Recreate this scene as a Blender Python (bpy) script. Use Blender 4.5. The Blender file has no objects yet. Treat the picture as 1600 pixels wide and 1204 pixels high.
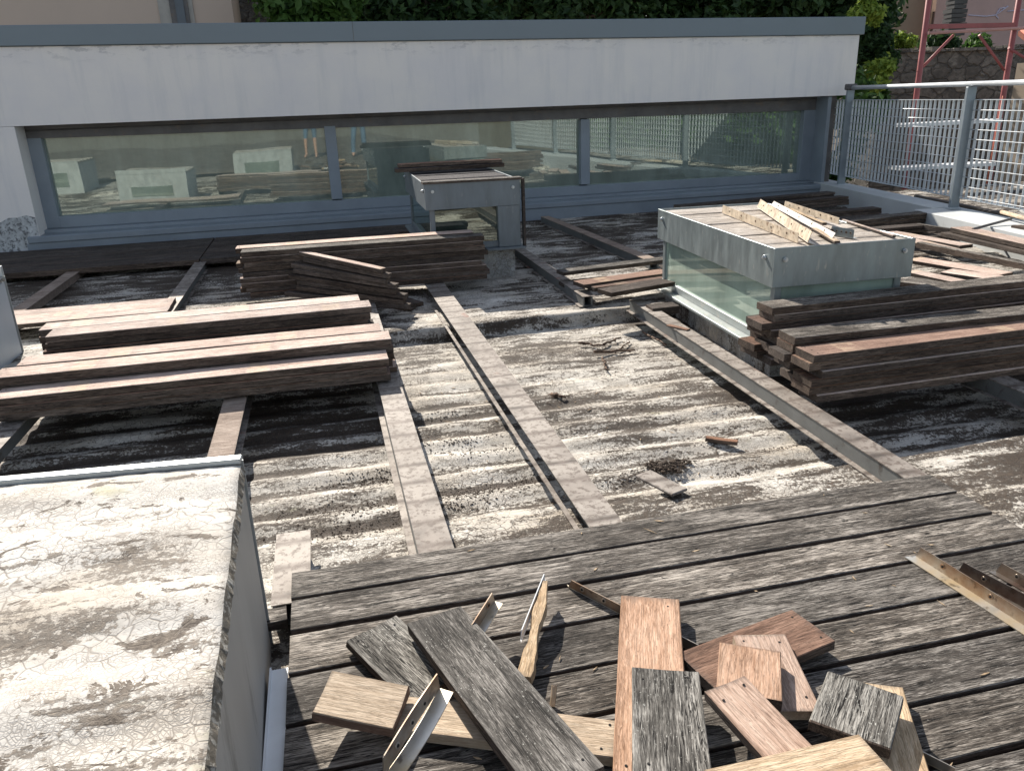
import bpy, bmesh, math, random
import numpy as np
from mathutils import Vector, Matrix, noise as mnoise
random.seed(7)
PI = math.pi
SC = bpy.context.scene
COL = SC.collection
# ------------------------------------------------------------------ camera
H = 1.3
FPX, CX, CY = 1240.34, 800.0, 602.0
def _rz(t): return Matrix.Rotation(t, 3, 'Z')
def _rx(t): return Matrix.Rotation(t, 3, 'X')
RC = _rz(math.radians(-12.7205)) @ _rx(math.radians(70.1358)) @ _rz(math.radians(-2.1201))
CAM = Vector((0, 0, H))
cd = bpy.data.cameras.new('camera'); cam = bpy.data.objects.new('camera', cd); COL.objects.link(cam)
cam.location = CAM; cam.rotation_euler = RC.to_euler()
cd.sensor_width = 36; cd.lens = FPX / 1600 * 36; cd.clip_start = .02; cd.clip_end = 500
SC.camera = cam
# ------------------------------------------------------------------ light
AZ, EL = -12.5, 35.5
w = bpy.data.worlds.new('World'); SC.world = w; w.use_nodes = True
nt = w.node_tree; bg = nt.nodes['Background']
sky = nt.nodes.new('ShaderNodeTexSky'); sky.sky_type = 'NISHITA'; sky.sun_disc = False
sky.sun_elevation = math.radians(EL); sky.sun_rotation = math.radians(AZ)
sky.air_density = 1.0; sky.dust_density = .6; sky.ozone_density = 1.0
hsv = nt.nodes.new('ShaderNodeHueSaturation'); hsv.inputs['Saturation'].default_value = .58
nt.links.new(sky.outputs[0], hsv.inputs['Color']); nt.links.new(hsv.outputs[0], bg.inputs[0]); bg.inputs[1].default_value = .10
sd = bpy.data.lights.new('sun', 'SUN'); sd.energy = 5.0; sd.angle = math.radians(.55); sd.color = (1, .925, .82)
sun = bpy.data.objects.new('sun', sd); COL.objects.link(sun)
a, e = math.radians(AZ), math.radians(EL)
TOSUN = Vector((math.sin(a)*math.cos(e), math.cos(a)*math.cos(e), math.sin(e)))
sun.rotation_euler = TOSUN.to_track_quat('Z', 'Y').to_euler(); sun.location = (-3, 8, 12)
SC.view_settings.view_transform = 'Standard'; SC.view_settings.look = 'None'
SC.view_settings.exposure = .74; SC.view_settings.gamma = 1
SC.render.engine = 'CYCLES'
# ------------------------------------------------------------------ photo measuring helpers
def D(x, y): return RC @ Vector(((x-CX)/FPX, -(y-CY)/FPX, -1))
def P(x, y, z=0): d = D(x, y); return CAM + d*((z-H)/d.z)
def Py(x, y, Y): d = D(x, y); return CAM + d*(Y/d.y)
def Px(x, y, X): d = D(x, y); return CAM + d*(X/d.x)
# ------------------------------------------------------------------ object helpers
def tag(o, label=None, cat=None, group=None, kind=None):
    if label: o['label'] = label
    if cat: o['category'] = cat
    if group: o['group'] = group
    if kind: o['kind'] = kind
    return o
def thing(name, label, cat, loc=(0, 0, 0), group=None):
    o = bpy.data.objects.new(name, None); COL.objects.link(o); o.location = loc
    o.empty_display_size = .05
    return tag(o, label, cat, group)
def obj(name, bm, mats, parent=None, M=None, smooth=False):
    """bm in local coords; M world matrix"""
    me = bpy.data.meshes.new(name)
    if smooth:
        for f in bm.faces: f.smooth = True
    bm.to_mesh(me); bm.free()
    for m in (mats if isinstance(mats, (list, tuple)) else [mats]): me.materials.append(m)
    o = bpy.data.objects.new(name, me); COL.objects.link(o)
    if M is None: M = Matrix.Identity(4)
    if parent is not None:
        o.parent = parent
        o.matrix_parent_inverse = Matrix.Identity(4)
        o.matrix_basis = wmat(parent).inverted() @ M
    else: o.matrix_basis = M
    return o
def wmat(o):
    m = o.matrix_basis
    return (wmat(o.parent) @ o.matrix_parent_inverse @ m) if o.parent else m
def BM(): return bmesh.new()
def box(bm, x0, x1, y0, y1, z0, z1, mi=0):
    vs = [bm.verts.new(p) for p in ((x0,y0,z0),(x1,y0,z0),(x1,y1,z0),(x0,y1,z0),(x0,y0,z1),(x1,y0,z1),(x1,y1,z1),(x0,y1,z1))]
    fs = []
    for q in ((0,3,2,1),(4,5,6,7),(0,1,5,4),(1,2,6,5),(2,3,7,6),(3,0,4,7)):
        f = bm.faces.new([vs[i] for i in q]); f.material_index = mi; fs.append(f)
    return fs
def prism(bm, base, vec, mi=0):
    """polygon base (list of points) extruded by vec"""
    v0 = [bm.verts.new(p) for p in base]; v1 = [bm.verts.new(Vector(p)+Vector(vec)) for p in base]
    n = len(base); fs = [bm.faces.new(v0[::-1]), bm.faces.new(v1)]
    for i in range(n): fs.append(bm.faces.new((v0[i], v0[(i+1)%n], v1[(i+1)%n], v1[i])))
    for f in fs: f.material_index = mi
    return fs
def tube(bm, p0, p1, r, n=8, mi=0, r1=None, cap=True):
    p0, p1 = Vector(p0), Vector(p1); d = (p1-p0).normalized()
    u = d.orthogonal().normalized(); v = d.cross(u); r1 = r if r1 is None else r1
    A = [bm.verts.new(p0+(u*math.cos(t)+v*math.sin(t))*r) for t in [2*PI*i/n for i in range(n)]]
    B = [bm.verts.new(p1+(u*math.cos(t)+v*math.sin(t))*r1) for t in [2*PI*i/n for i in range(n)]]
    for i in range(n):
        f = bm.faces.new((A[i], A[(i+1)%n], B[(i+1)%n], B[i])); f.material_index = mi; f.smooth = True
    if cap:
        for q in (A[::-1], B):
            f = bm.faces.new(q); f.material_index = mi
def bev(bm, w, seg=1):
    bmesh.ops.recalc_face_normals(bm, faces=bm.faces)
    bmesh.ops.bevel(bm, geom=list(bm.edges), offset=w, segments=seg, affect='EDGES', clamp_overlap=True, profile=.6)
# ------------------------------------------------------------------ node helpers
class N:
    def __init__(s, name, rough=.6, metal=0):
        s.m = bpy.data.materials.new(name); s.m.use_nodes = True
        s.t = s.m.node_tree; s.p = s.t.nodes['Principled BSDF']
        s.p.inputs['Roughness'].default_value = rough; s.p.inputs['Metallic'].default_value = metal
    def n(s, typ, **kw):
        x = s.t.nodes.new('ShaderNode'+typ)
        for k, v in kw.items():
            if isinstance(k, str) and hasattr(x, k): setattr(x, k, v)
        return x
    def l(s, a, b): s.t.links.new(a, b)
    def set(s, inp, v):
        if hasattr(v, 'is_output') or hasattr(v, 'links'): s.l(v, inp)
        else:
            try: inp.default_value = v
            except Exception: inp.default_value = (*v, 1)
    def coord(s, kind='Object', rnd=True, scale=(1, 1, 1), rot=(0, 0, 0)):
        tc = s.n('TexCoord'); out = tc.outputs[kind]
        if rnd:
            oi = s.n('ObjectInfo'); vm = s.n('VectorMath', operation='MULTIPLY_ADD')
            cx = s.n('CombineXYZ')
            for i, k in enumerate((37.0, 71.0, 53.0)):
                mm = s.n('Math', operation='MULTIPLY'); s.l(oi.outputs['Random'], mm.inputs[0]); mm.inputs[1].default_value = k
                s.l(mm.outputs[0], cx.inputs[i])
            va = s.n('VectorMath', operation='ADD'); s.l(out, va.inputs[0]); s.l(cx.outputs[0], va.inputs[1]); out = va.outputs[0]
        mp = s.n('Mapping'); s.l(out, mp.inputs[0]); mp.inputs['Scale'].default_value = scale; mp.inputs['Rotation'].default_value = rot
        return mp.outputs[0]
    def noise(s, vec, scale=5, detail=4, rough=.55, dist=0):
        x = s.n('TexNoise'); s.l(vec, x.inputs['Vector']); x.inputs['Scale'].default_value = scale
        x.inputs['Detail'].default_value = detail; x.inputs['Roughness'].default_value = rough; x.inputs['Distortion'].default_value = dist
        return x.outputs['Fac']
    def vor(s, vec, scale=5, feature='DISTANCE_TO_EDGE', rnd=1, out='Distance'):
        x = s.n('TexVoronoi', feature=feature); s.l(vec, x.inputs['Vector']); x.inputs['Scale'].default_value = scale
        x.inputs['Randomness'].default_value = rnd
        return x.outputs[out]
    def ramp(s, fac, stops, interp='LINEAR'):
        x = s.n('ValToRGB'); s.l(fac, x.inputs[0]); cr = x.color_ramp; cr.interpolation = interp
        while len(cr.elements) < len(stops): cr.elements.new(.5)
        for el, (p, c) in zip(cr.elements, stops):
            el.position = p; el.color = (c, c, c, 1) if isinstance(c, (int, float)) else (*c, 1)
        return x.outputs[0]
    def mix(s, fac, a, b, mode='MIX'):
        x = s.n('Mix', data_type='RGBA', blend_type=mode); s.set(x.inputs[0], fac)
        s.set(x.inputs[6], a); s.set(x.inputs[7], b); return x.outputs[2]
    def math(s, op, a, b=0, c=0):
        x = s.n('Math', operation=op)
        for i, v in enumerate((a, b, c)): s.set(x.inputs[i], v)
        return x.outputs[0]
    def bump(s, h, strength=.4, dist=.004, prev=None):
        x = s.n('Bump'); s.set(x.inputs['Height'], h); x.inputs['Strength'].default_value = strength; x.inputs['Distance'].default_value = dist
        if prev is not None: s.l(prev, x.inputs['Normal'])
        return x.outputs[0]
    def done(s, col=None, rough=None, nor=None, metal=None):
        if col is not None: s.set(s.p.inputs['Base Color'], col)
        if rough is not None: s.set(s.p.inputs['Roughness'], rough)
        if metal is not None: s.set(s.p.inputs['Metallic'], metal)
        if nor is not None: s.l(nor, s.p.inputs['Normal'])
        return s.m
def wood(name, dark, mid, light, crack=.6, speck=0., bands=0., rough=.85, fine=1., tone=.35, spec=.25, endw=.35):
    s = N(name, rough); s.p.inputs['Specular IOR Level'].default_value = spec
    oc = s.coord()
    def mp(sc):
        m = s.n('Mapping'); s.l(oc, m.inputs[0]); m.inputs['Scale'].default_value = sc; return m.outputs[0]
    g1 = s.noise(mp((3.5, 34, 34)), 1.0, 8, .72, .8)
    g2 = s.noise(mp((26, 330*fine, 330*fine)), 1.0, 3, .75, .4)
    bl = s.noise(mp((3.2, 7, 7)), 1.0, 5, .6)
    f = s.math('ADD', s.math('MULTIPLY', g1, .42), s.math('MULTIPLY', g2, .42)); f = s.math('ADD', f, s.math('MULTIPLY', bl, .30))
    col = s.ramp(f, [(.46, dark), (.565, mid), (.67, light)])
    # long drying cracks
    ck = s.noise(mp((7, 150, 150)), 1.0, 5, .66, 1.1)
    ckm = s.ramp(ck, [(.40, 1), (.445, 0)])
    ck2 = s.noise(mp((16, 420, 420)), 1.0, 3, .7, .8); ckm = s.math('MAXIMUM', ckm, s.math('MULTIPLY', s.ramp(ck2, [(.36, 1), (.43, 0)]), .8))
    col = s.mix(s.math('MULTIPLY', ckm, crack), col, tuple(c*.18 for c in dark))
    cn = s.noise(mp((2.4, 44, 44)), 1.0, 4, .55, .35); brk = s.noise(mp((9, 60, 60)), 1.0, 4, .6)
    fr = s.math('ABSOLUTE', s.math('SUBTRACT', s.math('FRACT', s.math('MULTIPLY', cn, 9)), .5))
    ln = s.math('MULTIPLY', s.ramp(fr, [(.0, 1), (.035, 1), (.085, 0)]), s.ramp(brk, [(.44, 0), (.52, 1)]))
    col = s.mix(s.math('MULTIPLY', ln, min(.95, crack*.95)), col, tuple(c*.16 for c in dark) if crack > .5 else tuple(c*.45 for c in dark))
    fl = s.math('MULTIPLY', s.ramp(fr, [(.09, 0), (.14, 1), (.26, 0)]), s.ramp(brk, [(.46, 0), (.58, 1)]))
    col = s.mix(s.math('MULTIPLY', fl, .45), col, tuple(min(1, c*1.25) for c in light))
    # worn, darker board ends
    gx = s.n('SeparateXYZ'); tg = s.n('TexCoord'); s.l(tg.outputs['Generated'], gx.inputs[0])
    ed = s.math('ABSOLUTE', s.math('SUBTRACT', gx.outputs[0], .5)); ed = s.math('ADD', ed, s.math('MULTIPLY', s.math('SUBTRACT', brk, .5), .10))
    col = s.mix(s.math('MULTIPLY', s.ramp(ed, [(.455, 0), (.495, 1)]), endw), col, tuple((a+b)*.5*k for a, b, k in zip(dark, (.16, .15, .14), (1, 1, 1))))
    ey = s.math('ABSOLUTE', s.math('SUBTRACT', gx.outputs[1], .5)); ey = s.math('ADD', ey, s.math('MULTIPLY', s.math('SUBTRACT', s.noise(mp((5, 5, 5)), 2, 5, .65), .5), .25))
    col = s.mix(s.math('MULTIPLY', s.ramp(ey, [(.40, 0), (.50, 1)]), endw*.8), col, tuple(c*.8 for c in dark) if endw > .5 else tuple(min(1, c*1.1) for c in light))
    ckm = s.math('MAXIMUM', ckm, ln)
    hh = s.math('SUBTRACT', s.math('MULTIPLY', g2, .6), s.math('MULTIPLY', ckm, 1.2))
    if speck > 0:
        sp = s.noise(mp((1, 1, 1)), 190, 2, .5); sc2 = s.noise(mp((1, 1, 1)), 9, 3, .6)
        spm = s.math('MULTIPLY', s.ramp(sp, [(.66, 0), (.72, 1)]), s.ramp(sc2, [(.4, 0), (.62, 1)]))
        col = s.mix(s.math('MULTIPLY', spm, speck), col, (.6, .6, .55))
    if bands > 0:   # marks where each board crossed a joist, and screw holes
        sx = s.n('SeparateXYZ'); s.l(s.coord(rnd=False), sx.inputs[0])
        oi0 = s.n('ObjectInfo'); pp = s.math('PINGPONG', s.math('ADD', sx.outputs[0], s.math('MULTIPLY', oi0.outputs['Random'], .7)), .41)
        b = s.ramp(pp, [(.02, 1), (.045, 1), (.055, 0)])
        rg = s.noise(mp((14, 40, 40)), 1, 3, .6)
        col = s.mix(s.math('MULTIPLY', s.math('MULTIPLY', b, s.ramp(rg, [(.35, 0), (.6, 1)])), bands), col, (.60, .46, .30))
        db = s.ramp(pp, [(.050, 0), (.062, 1), (.12, 0)])
        col = s.mix(s.math('MULTIPLY', s.math('MULTIPLY', db, s.ramp(bl, [(.4, 0), (.6, 1)])), bands*.6), col, tuple(c*.5 for c in dark))
    oi = s.n('ObjectInfo'); hs = s.n('HueSaturation'); s.l(col, hs.inputs['Color'])
    s.l(s.math('ADD', s.math('MULTIPLY', oi.outputs['Random'], tone), 1-tone/2), hs.inputs['Value'])
    r2 = s.math('FRACT', s.math('MULTIPLY', oi.outputs['Random'], 17.3))
    s.l(s.math('ADD', s.math('MULTIPLY', r2, .3), .82), hs.inputs['Saturation'])
    return s.done(hs.outputs[0], nor=s.bump(hh, .55, .0025))
M_ = {}
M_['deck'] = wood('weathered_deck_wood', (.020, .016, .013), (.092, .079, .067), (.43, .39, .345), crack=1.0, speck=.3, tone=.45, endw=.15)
M_['grey'] = wood('grey_offcut_wood', (.032, .029, .025), (.13, .122, .110), (.46, .44, .40), crack=1.0, speck=.8, tone=.3)
M_['pink'] = wood('planed_pinkish_wood', (.33, .23, .185), (.56, .425, .355), (.74, .61, .53), crack=.4, bands=.5, tone=.35, fine=.8)
M_['fresh'] = wood('fresh_cut_wood', (.30, .185, .125), (.50, .335, .245), (.64, .465, .355), crack=.3, endw=.8, bands=0, tone=.3, fine=.7)
M_['tan'] = wood('tan_wood_underside', (.34, .24, .15), (.54, .41, .28), (.68, .55, .40), crack=.25, endw=.7, tone=.25, fine=.7)
M_['edge'] = wood('dark_board_edge', (.045, .033, .027), (.095, .070, .055), (.19, .145, .115), crack=.8, tone=.5, endw=.03)
M_['brown'] = wood('stained_brown_wood', (.09, .05, .035), (.19, .105, .07), (.33, .20, .14), crack=.35, bands=.3, tone=.4)
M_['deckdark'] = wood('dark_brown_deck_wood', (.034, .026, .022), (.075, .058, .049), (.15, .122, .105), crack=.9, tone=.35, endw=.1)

M_['greydark'] = wood('dark_speckled_wood', (.022, .02, .018), (.08, .073, .065), (.31, .29, .265), crack=.7, speck=.9, tone=.1)
def membrane(name, period=0.19, phase=0, dirt=.5, white=(.77, .725, .65), patches=.0, valley=True, cr=1.0, dcol=(.062, .046, .034), bstr=.7, cloud=1.0):
    s = N(name, .75); s.p.inputs['Specular IOR Level'].default_value = .3
    oc = s.coord(rnd=False)
    def mp(sc, loc=(0, 0, 0)):
        m = s.n('Mapping'); s.l(oc, m.inputs[0]); m.inputs['Scale'].default_value = sc; m.inputs['Location'].default_value = loc; return m.outputs[0]
    wv = s.noise(mp((1, 1, 1)), 9, 3, .6)
    wn = s.n('TexNoise'); s.l(mp((1, 1, 1)), wn.inputs['Vector']); wn.inputs['Scale'].default_value = 14
    va = s.n('VectorMath', operation='MULTIPLY_ADD'); s.l(wn.outputs['Color'], va.inputs[0]); va.inputs[1].default_value = (.05, .05, .05); s.l(oc, va.inputs[2])
    v1 = s.vor(va.outputs[0], 24); v2 = s.vor(va.outputs[0], 62)
    ca = s.noise(mp((1, 1.6, 1)), 2.4, 4, .6)
    c1 = s.math('MULTIPLY', s.ramp(v1, [(.0, 1), (.05, 0)]), s.ramp(ca, [(.42, 0), (.56, 1)]))
    c2 = s.math('MULTIPLY', s.ramp(v2, [(.0, 1), (.09, 0)]), s.ramp(s.noise(mp((1, 1, 1), (5, 3, 0)), 4, 4, .6), [(.45, 0), (.6, 1)]))
    base = s.ramp(s.noise(mp((1.2, 3, 1)), 3, 6, .65), [(.32, tuple(c*.62 for c in white)), (.52, tuple(c*.9 for c in white)), (.7, (.78, .75, .69))])
    tint = s.noise(mp((.8, 1.4, 1), (9, 1, 0)), 2.2, 4, .6)
    base = s.mix(s.ramp(tint, [(.46, 0), (.68, .7)]), base, (.46, .38, .28))
    gm = s.noise(mp((1, 2, 1), (2, 7, 0)), 3.1, 5, .6)
    base = s.mix(s.ramp(gm, [(.66, 0), (.74, .55)]), base, (.34, .33, .13))
    v3 = s.vor(va.outputs[0], 130); c3 = s.math('MULTIPLY', s.ramp(v3, [(.0, 1), (.14, 0)]), s.ramp(s.noise(mp((1, 1.8, 1), (1, 9, 0)), 6, 4, .65), [(.46, 0), (.58, 1)]))
    spk = s.math('MULTIPLY', s.ramp(s.noise(mp((1, 1, 1)), 150, 3, .7), [(.56, 0), (.66, 1)]), s.ramp(s.noise(mp((1, 2.2, 1), (4, 2, 0)), 5, 5, .7), [(.42, 0), (.60, .8)]))
    base = s.mix(s.math('MULTIPLY', s.ramp(s.noise(mp((1, 3, 1), (8, 8, 0)), 22, 6, .75), [(.42, .75), (.56, 0)]), cloud), base, tuple(c*.55 for c in white))
    crk = s.math('MAXIMUM', s.math('MAXIMUM', c1, s.math('MULTIPLY', c2, .8)), s.math('MAXIMUM', s.math('MULTIPLY', c3, .7), spk))
    col = s.mix(s.math('MULTIPLY', crk, cr), base, (.15, .12, .095))
    d1 = s.noise(mp((2.1, 9, 1)), 1.6, 8, .68, .3); d2 = s.noise(mp((1, 1.5, 1), (3, 4, 0)), 1.3, 4, .55); d3 = s.noise(mp((1, 1, 1)), 70, 4, .7)
    dm = s.math('ADD', s.math('MULTIPLY', d1, .80), s.math('MULTIPLY', d2, .55))
    dm = s.math('ADD', dm, s.math('MULTIPLY', s.math('SUBTRACT', d3, .5), .5))
    if valley:
        sx = s.n('SeparateXYZ'); s.l(oc, sx.inputs[0])
        ph = s.math('MULTIPLY', s.math('SUBTRACT', sx.outputs[1], phase), 2*PI/period)
        si = s.math('MULTIPLY', s.math('SUBTRACT', s.ramp(s.math('MULTIPLY', s.math('ADD', s.math('SINE', ph), 1), .5), [(.0, 1), (.38, 0)]), .3), .13)
        ym = s.ramp(s.math('MULTIPLY', sx.outputs[1], .1), [(.235, 0), (.255, 1), (.40, 1), (.47, 0)])
        # the right bay is flatter, the left bay is dirtier, right and far areas get extra dark mottle
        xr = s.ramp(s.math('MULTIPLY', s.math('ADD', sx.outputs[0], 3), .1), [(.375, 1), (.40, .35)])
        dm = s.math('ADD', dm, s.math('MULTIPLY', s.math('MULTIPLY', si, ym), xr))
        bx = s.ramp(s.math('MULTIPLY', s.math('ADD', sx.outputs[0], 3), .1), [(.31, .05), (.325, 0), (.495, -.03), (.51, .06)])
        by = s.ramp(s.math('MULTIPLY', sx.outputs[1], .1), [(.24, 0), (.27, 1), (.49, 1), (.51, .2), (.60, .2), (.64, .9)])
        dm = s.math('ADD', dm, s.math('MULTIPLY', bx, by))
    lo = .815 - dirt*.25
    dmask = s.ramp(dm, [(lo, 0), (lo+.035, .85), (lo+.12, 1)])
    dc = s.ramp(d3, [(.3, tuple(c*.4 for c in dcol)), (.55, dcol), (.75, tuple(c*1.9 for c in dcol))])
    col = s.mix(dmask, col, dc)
    if patches > 0:
        pn = s.noise(mp((1.2, 2.6, 1), (7, 7, 0)), 6.0, 8, .68, .7); pe = s.ramp(pn, [(.585, 0), (.592, 1)])
        col = s.mix(s.math('MULTIPLY', pe, patches), col, s.mix(s.ramp(d3, [(.4, 0), (.6, 1)]), (.075, .058, .045), (.17, .14, .11)))
        ring = s.ramp(pn, [(.59, 0), (.602, 1), (.612, 0)])
    h = s.math('SUBTRACT', s.math('MULTIPLY', d3, .5), s.math('MULTIPLY', crk, .8))
    h = s.math('ADD', h, s.math('MULTIPLY', dmask, .9))
    return s.done(col, nor=s.bump(h, bstr, .005))
def plain(name, col, rough=.6, metal=0, var=.12, scale=4, stretch=(1, 1, 1), bump=.15, bd=.002, dirt=None, dthr=.62, spec=.4, rnd=True):
    s = N(name, rough, metal); s.p.inputs['Specular IOR Level'].default_value = spec
    v = s.coord(rnd=rnd, scale=stretch)
    n1 = s.noise(v, scale, 6, .6); n2 = s.noise(v, scale*14, 4, .65)
    c = s.ramp(n1, [(.3, tuple(max(0, k*(1-var)) for k in col)), (.7, tuple(k*(1+var) for k in col))])
    if dirt is not None:
        dn = s.noise(s.coord(rnd=rnd, scale=stretch), scale*1.7, 8, .68, .4)
        c = s.mix(s.ramp(dn, [(dthr, 0), (dthr+.1, 1)]), c, dirt)
    r = s.ramp(n1, [(.3, max(.02, rough-.08)), (.7, min(1, rough+.08))])
    return s.done(c, rough=r, nor=s.bump(n2, bump, bd))
def wallmat():
    s = N('white_wall_render', .88); oc = s.coord(rnd=False)
    def mp(sc, loc=(0, 0, 0)):
        m = s.n('Mapping'); s.l(oc, m.inputs[0]); m.inputs['Scale'].default_value = sc; m.inputs['Location'].default_value = loc; return m.outputs[0]
    n1 = s.noise(mp((1, 1, 1)), 1.6, 6, .6); n2 = s.noise(mp((9, 9, .9)), 1.0, 5, .6); n3 = s.noise(mp((1, 1, 1)), 40, 4, .7)
    c = s.ramp(n1, [(.35, (.74, .715, .71)), (.6, (.80, .765, .73))])
    c = s.mix(s.math('MULTIPLY', s.ramp(n2, [(.5, 0), (.68, 1)]), .28), c, (.55, .56, .58))
    sx = s.n('SeparateXYZ'); s.l(oc, sx.inputs[0])
    tp = s.ramp(s.math('MULTIPLY', sx.outputs[2], .4), [(.71, 0), (.755, 1)])
    st = s.noise(mp((2.4, 2.4, 6), (3, 0, 2)), 2.2, 8, .7)
    c = s.mix(s.math('MULTIPLY', s.math('MULTIPLY', tp, s.ramp(st, [(.53, 0), (.6, 1)])), .5), c, (.36, .36, .38))
    c = s.mix(s.math('MULTIPLY', s.ramp(n3, [(.62, 0), (.72, 1)]), .12), c, (.45, .44, .43))
    return s.done(c, nor=s.bump(n3, .25, .002))
M_['render'] = wallmat()
M_['coping'] = plain('grey_coping_metal', (.175, .215, .245), .45, var=.06, scale=1.0)
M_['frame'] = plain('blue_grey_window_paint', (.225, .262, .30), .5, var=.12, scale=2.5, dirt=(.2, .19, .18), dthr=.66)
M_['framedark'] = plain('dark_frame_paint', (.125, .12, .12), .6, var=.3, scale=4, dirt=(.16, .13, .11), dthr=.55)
M_['galv'] = plain('galvanised_steel', (.27, .31, .315), .42, metal=.55, var=.18, scale=7, stretch=(2.5, 2.5, .7), dirt=(.42, .42, .40), dthr=.6, bump=.1)
M_['galvside'] = plain('galvanised_sheet_pale', (.47, .50, .50), .45, metal=.35, var=.12, scale=6, stretch=(2, 2, .8), dirt=(.5, .48, .45), dthr=.6)
def joist_top():
    s = N('stained_joist_top', .7, .1); oc = s.coord(rnd=False); geo = s.n('NewGeometry'); sx = s.n('SeparateXYZ'); s.l(geo.outputs['Position'], sx.inputs[0])
    v = s.coord(); n1 = s.noise(v, 9, 6, .65); n2 = s.noise(v, 40, 5, .7); n3 = s.noise(v, 3, 3, .6)
    c = s.ramp(n1, [(.38, (.045, .034, .028)), (.5, (.115, .09, .075)), (.62, (.19, .158, .135))])
    pp = s.math('PINGPONG', s.math('ADD', sx.outputs[1], s.math('MULTIPLY', n1, .012)), .0765)
    c = s.mix(s.math('MULTIPLY', s.ramp(pp, [(.0, 1), (.05, 1), (.075, 0)]), s.ramp(n3, [(.35, .3), (.6, 1)])), c, (.33, .295, .26))
    c = s.mix(s.math('MULTIPLY', s.ramp(pp, [(.07, 0), (.09, 1), (.15, 0)]), .6), c, (.13, .10, .085))
    c = s.mix(s.ramp(n2, [(.50, 0), (.60, .8)]), c, (.10, .075, .06))
    c = s.mix(s.ramp(s.noise(v, 5, 2, .5), [(.68, 0), (.74, .7)]), c, (.22, .09, .06))
    return s.done(c, nor=s.bump(n2, .5, .003))
M_['joist'] = joist_top()
M_['joistside'] = plain('joist_side_steel', (.17, .175, .17), .55, metal=.3, var=.2, scale=8, dirt=(.1, .09, .08), dthr=.58)
M_['joistwood'] = wood('joist_wood', (.16, .11, .08), (.30, .22, .17), (.44, .35, .28), crack=.3, tone=.2)
M_['curb'] = plain('pale_concrete_paint', (.52, .54, .54), .8, var=.07, scale=3, dirt=(.38, .38, .37), dthr=.64)
M_['fence'] = plain('galvanised_grating', (.50, .54, .57), .5, metal=.2, var=.1, scale=3)
M_['fencepost'] = plain('dull_zinc_post', (.25, .29, .32), .45, metal=.3, var=.15, scale=5)
M_['fencebright'] = plain('galvanised_rod', (.62, .65, .68), .35, metal=.5, var=.1, scale=3)
M_['red'] = plain('red_scaffold_paint', (.30, .085, .085), .5, var=.2, scale=6, dirt=(.3, .2, .18), dthr=.66)
M_['black'] = plain('black_gap', (.012, .012, .012), .9)
M_['bolt'] = plain('bolt_steel', (.5, .53, .55), .35, metal=.8)
M_['dirtm'] = plain('dark_soil_debris', (.075, .055, .04), .95, var=.6, scale=60, bump=.8, bd=.004)
M_['bark'] = plain('bark_debris', (.13, .085, .06), .9, var=.5, scale=30, bump=.6, bd=.004)
M_['white'] = plain('white_painted_metal', (.75, .77, .78), .4)
M_['skin'] = plain('skin', (.5, .3, .22), .6)
M_['denim'] = plain('blue_denim', (.10, .17, .26), .9)
M_['shirt'] = plain('grey_shirt', (.3, .3, .32), .9)
def angle_mat(name, c, rust):
    s = N(name, .38, .75); v = s.coord(scale=(1, 1, 1)); n1 = s.noise(v, 6, 5, .6); n2 = s.noise(v, 30, 4, .6)
    col = s.mix(s.ramp(n1, [(.42, 0), (.62, 1)]), c, rust)
    col = s.mix(s.ramp(n2, [(.6, 0), (.7, .6)]), col, (.07, .045, .03))
    return s.done(col, rough=s.ramp(n1, [(.3, .28), (.7, .5)]), nor=s.bump(n2, .15, .001))
M_['angle'] = angle_mat('brown_stained_steel', (.42, .37, .31), (.25, .15, .09))
M_['anglebright'] = angle_mat('bright_steel', (.72, .69, .62), (.62, .50, .32))
M_['angledark'] = angle_mat('dark_steel_angle', (.30, .27, .23), (.15, .10, .08))
def glass_mat(name, base=(.15, .185, .16), refl=.20, tint=(.76, .86, .79), streak=True):
    s = N(name, .25); s.p.inputs['Specular IOR Level'].default_value = .2
    g = s.n('BsdfGlossy'); g.inputs['Roughness'].default_value = .012; g.inputs['Color'].default_value = (*tint, 1)
    v = s.coord(rnd=False, scale=(1, 1, .4)); n1 = s.noise(v, 3, 5, .6)
    col = s.ramp(n1, [(.35, base), (.7, tuple(k*1.6+.02 for k in base))])
    s.set(s.p.inputs['Base Color'], col)
    w = s.noise(s.coord(rnd=False, scale=(1, 1, 1)), 1.3, 1, .4)
    s.l(s.bump(w, .12, .02), g.inputs['Normal'])
    mx = s.n('MixShader'); fr = s.n('Fresnel'); fr.inputs[0].default_value = 1.5
    fac = s.math('MINIMUM', s.math('ADD', fr.outputs[0], refl), 1.0)
    s.l(fac, mx.inputs[0]); s.l(s.p.outputs[0], mx.inputs[1]); s.l(g.outputs[0], mx.inputs[2])
    s.l(mx.outputs[0], s.t.nodes['Material Output'].inputs['Surface'])
    return s.m
M_['glass'] = glass_mat('green_reflective_glass')
M_['galvrim'] = plain('dull_galvanised_rim', (.33, .36, .355), .5, metal=.3, var=.2, scale=9, dirt=(.45, .43, .39), dthr=.55)
M_['glassdark'] = glass_mat('shade_darkened_green_glass', base=(.02, .03, .026), refl=.16)  # glass colour lowered to carry the building's shade on the small skylight
M_['galvdark'] = plain('shade_darkened_zinc', (.17, .195, .215), .5, metal=.4, var=.15, scale=7, stretch=(2.5, 2.5, .6), dirt=(.24, .25, .26), dthr=.6)  # darker copy of the galvanised steel, building's shade put into the colour
M_['glassg'] = glass_mat('frosted_green_glass', base=(.23, .30, .255), refl=.09)
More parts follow.
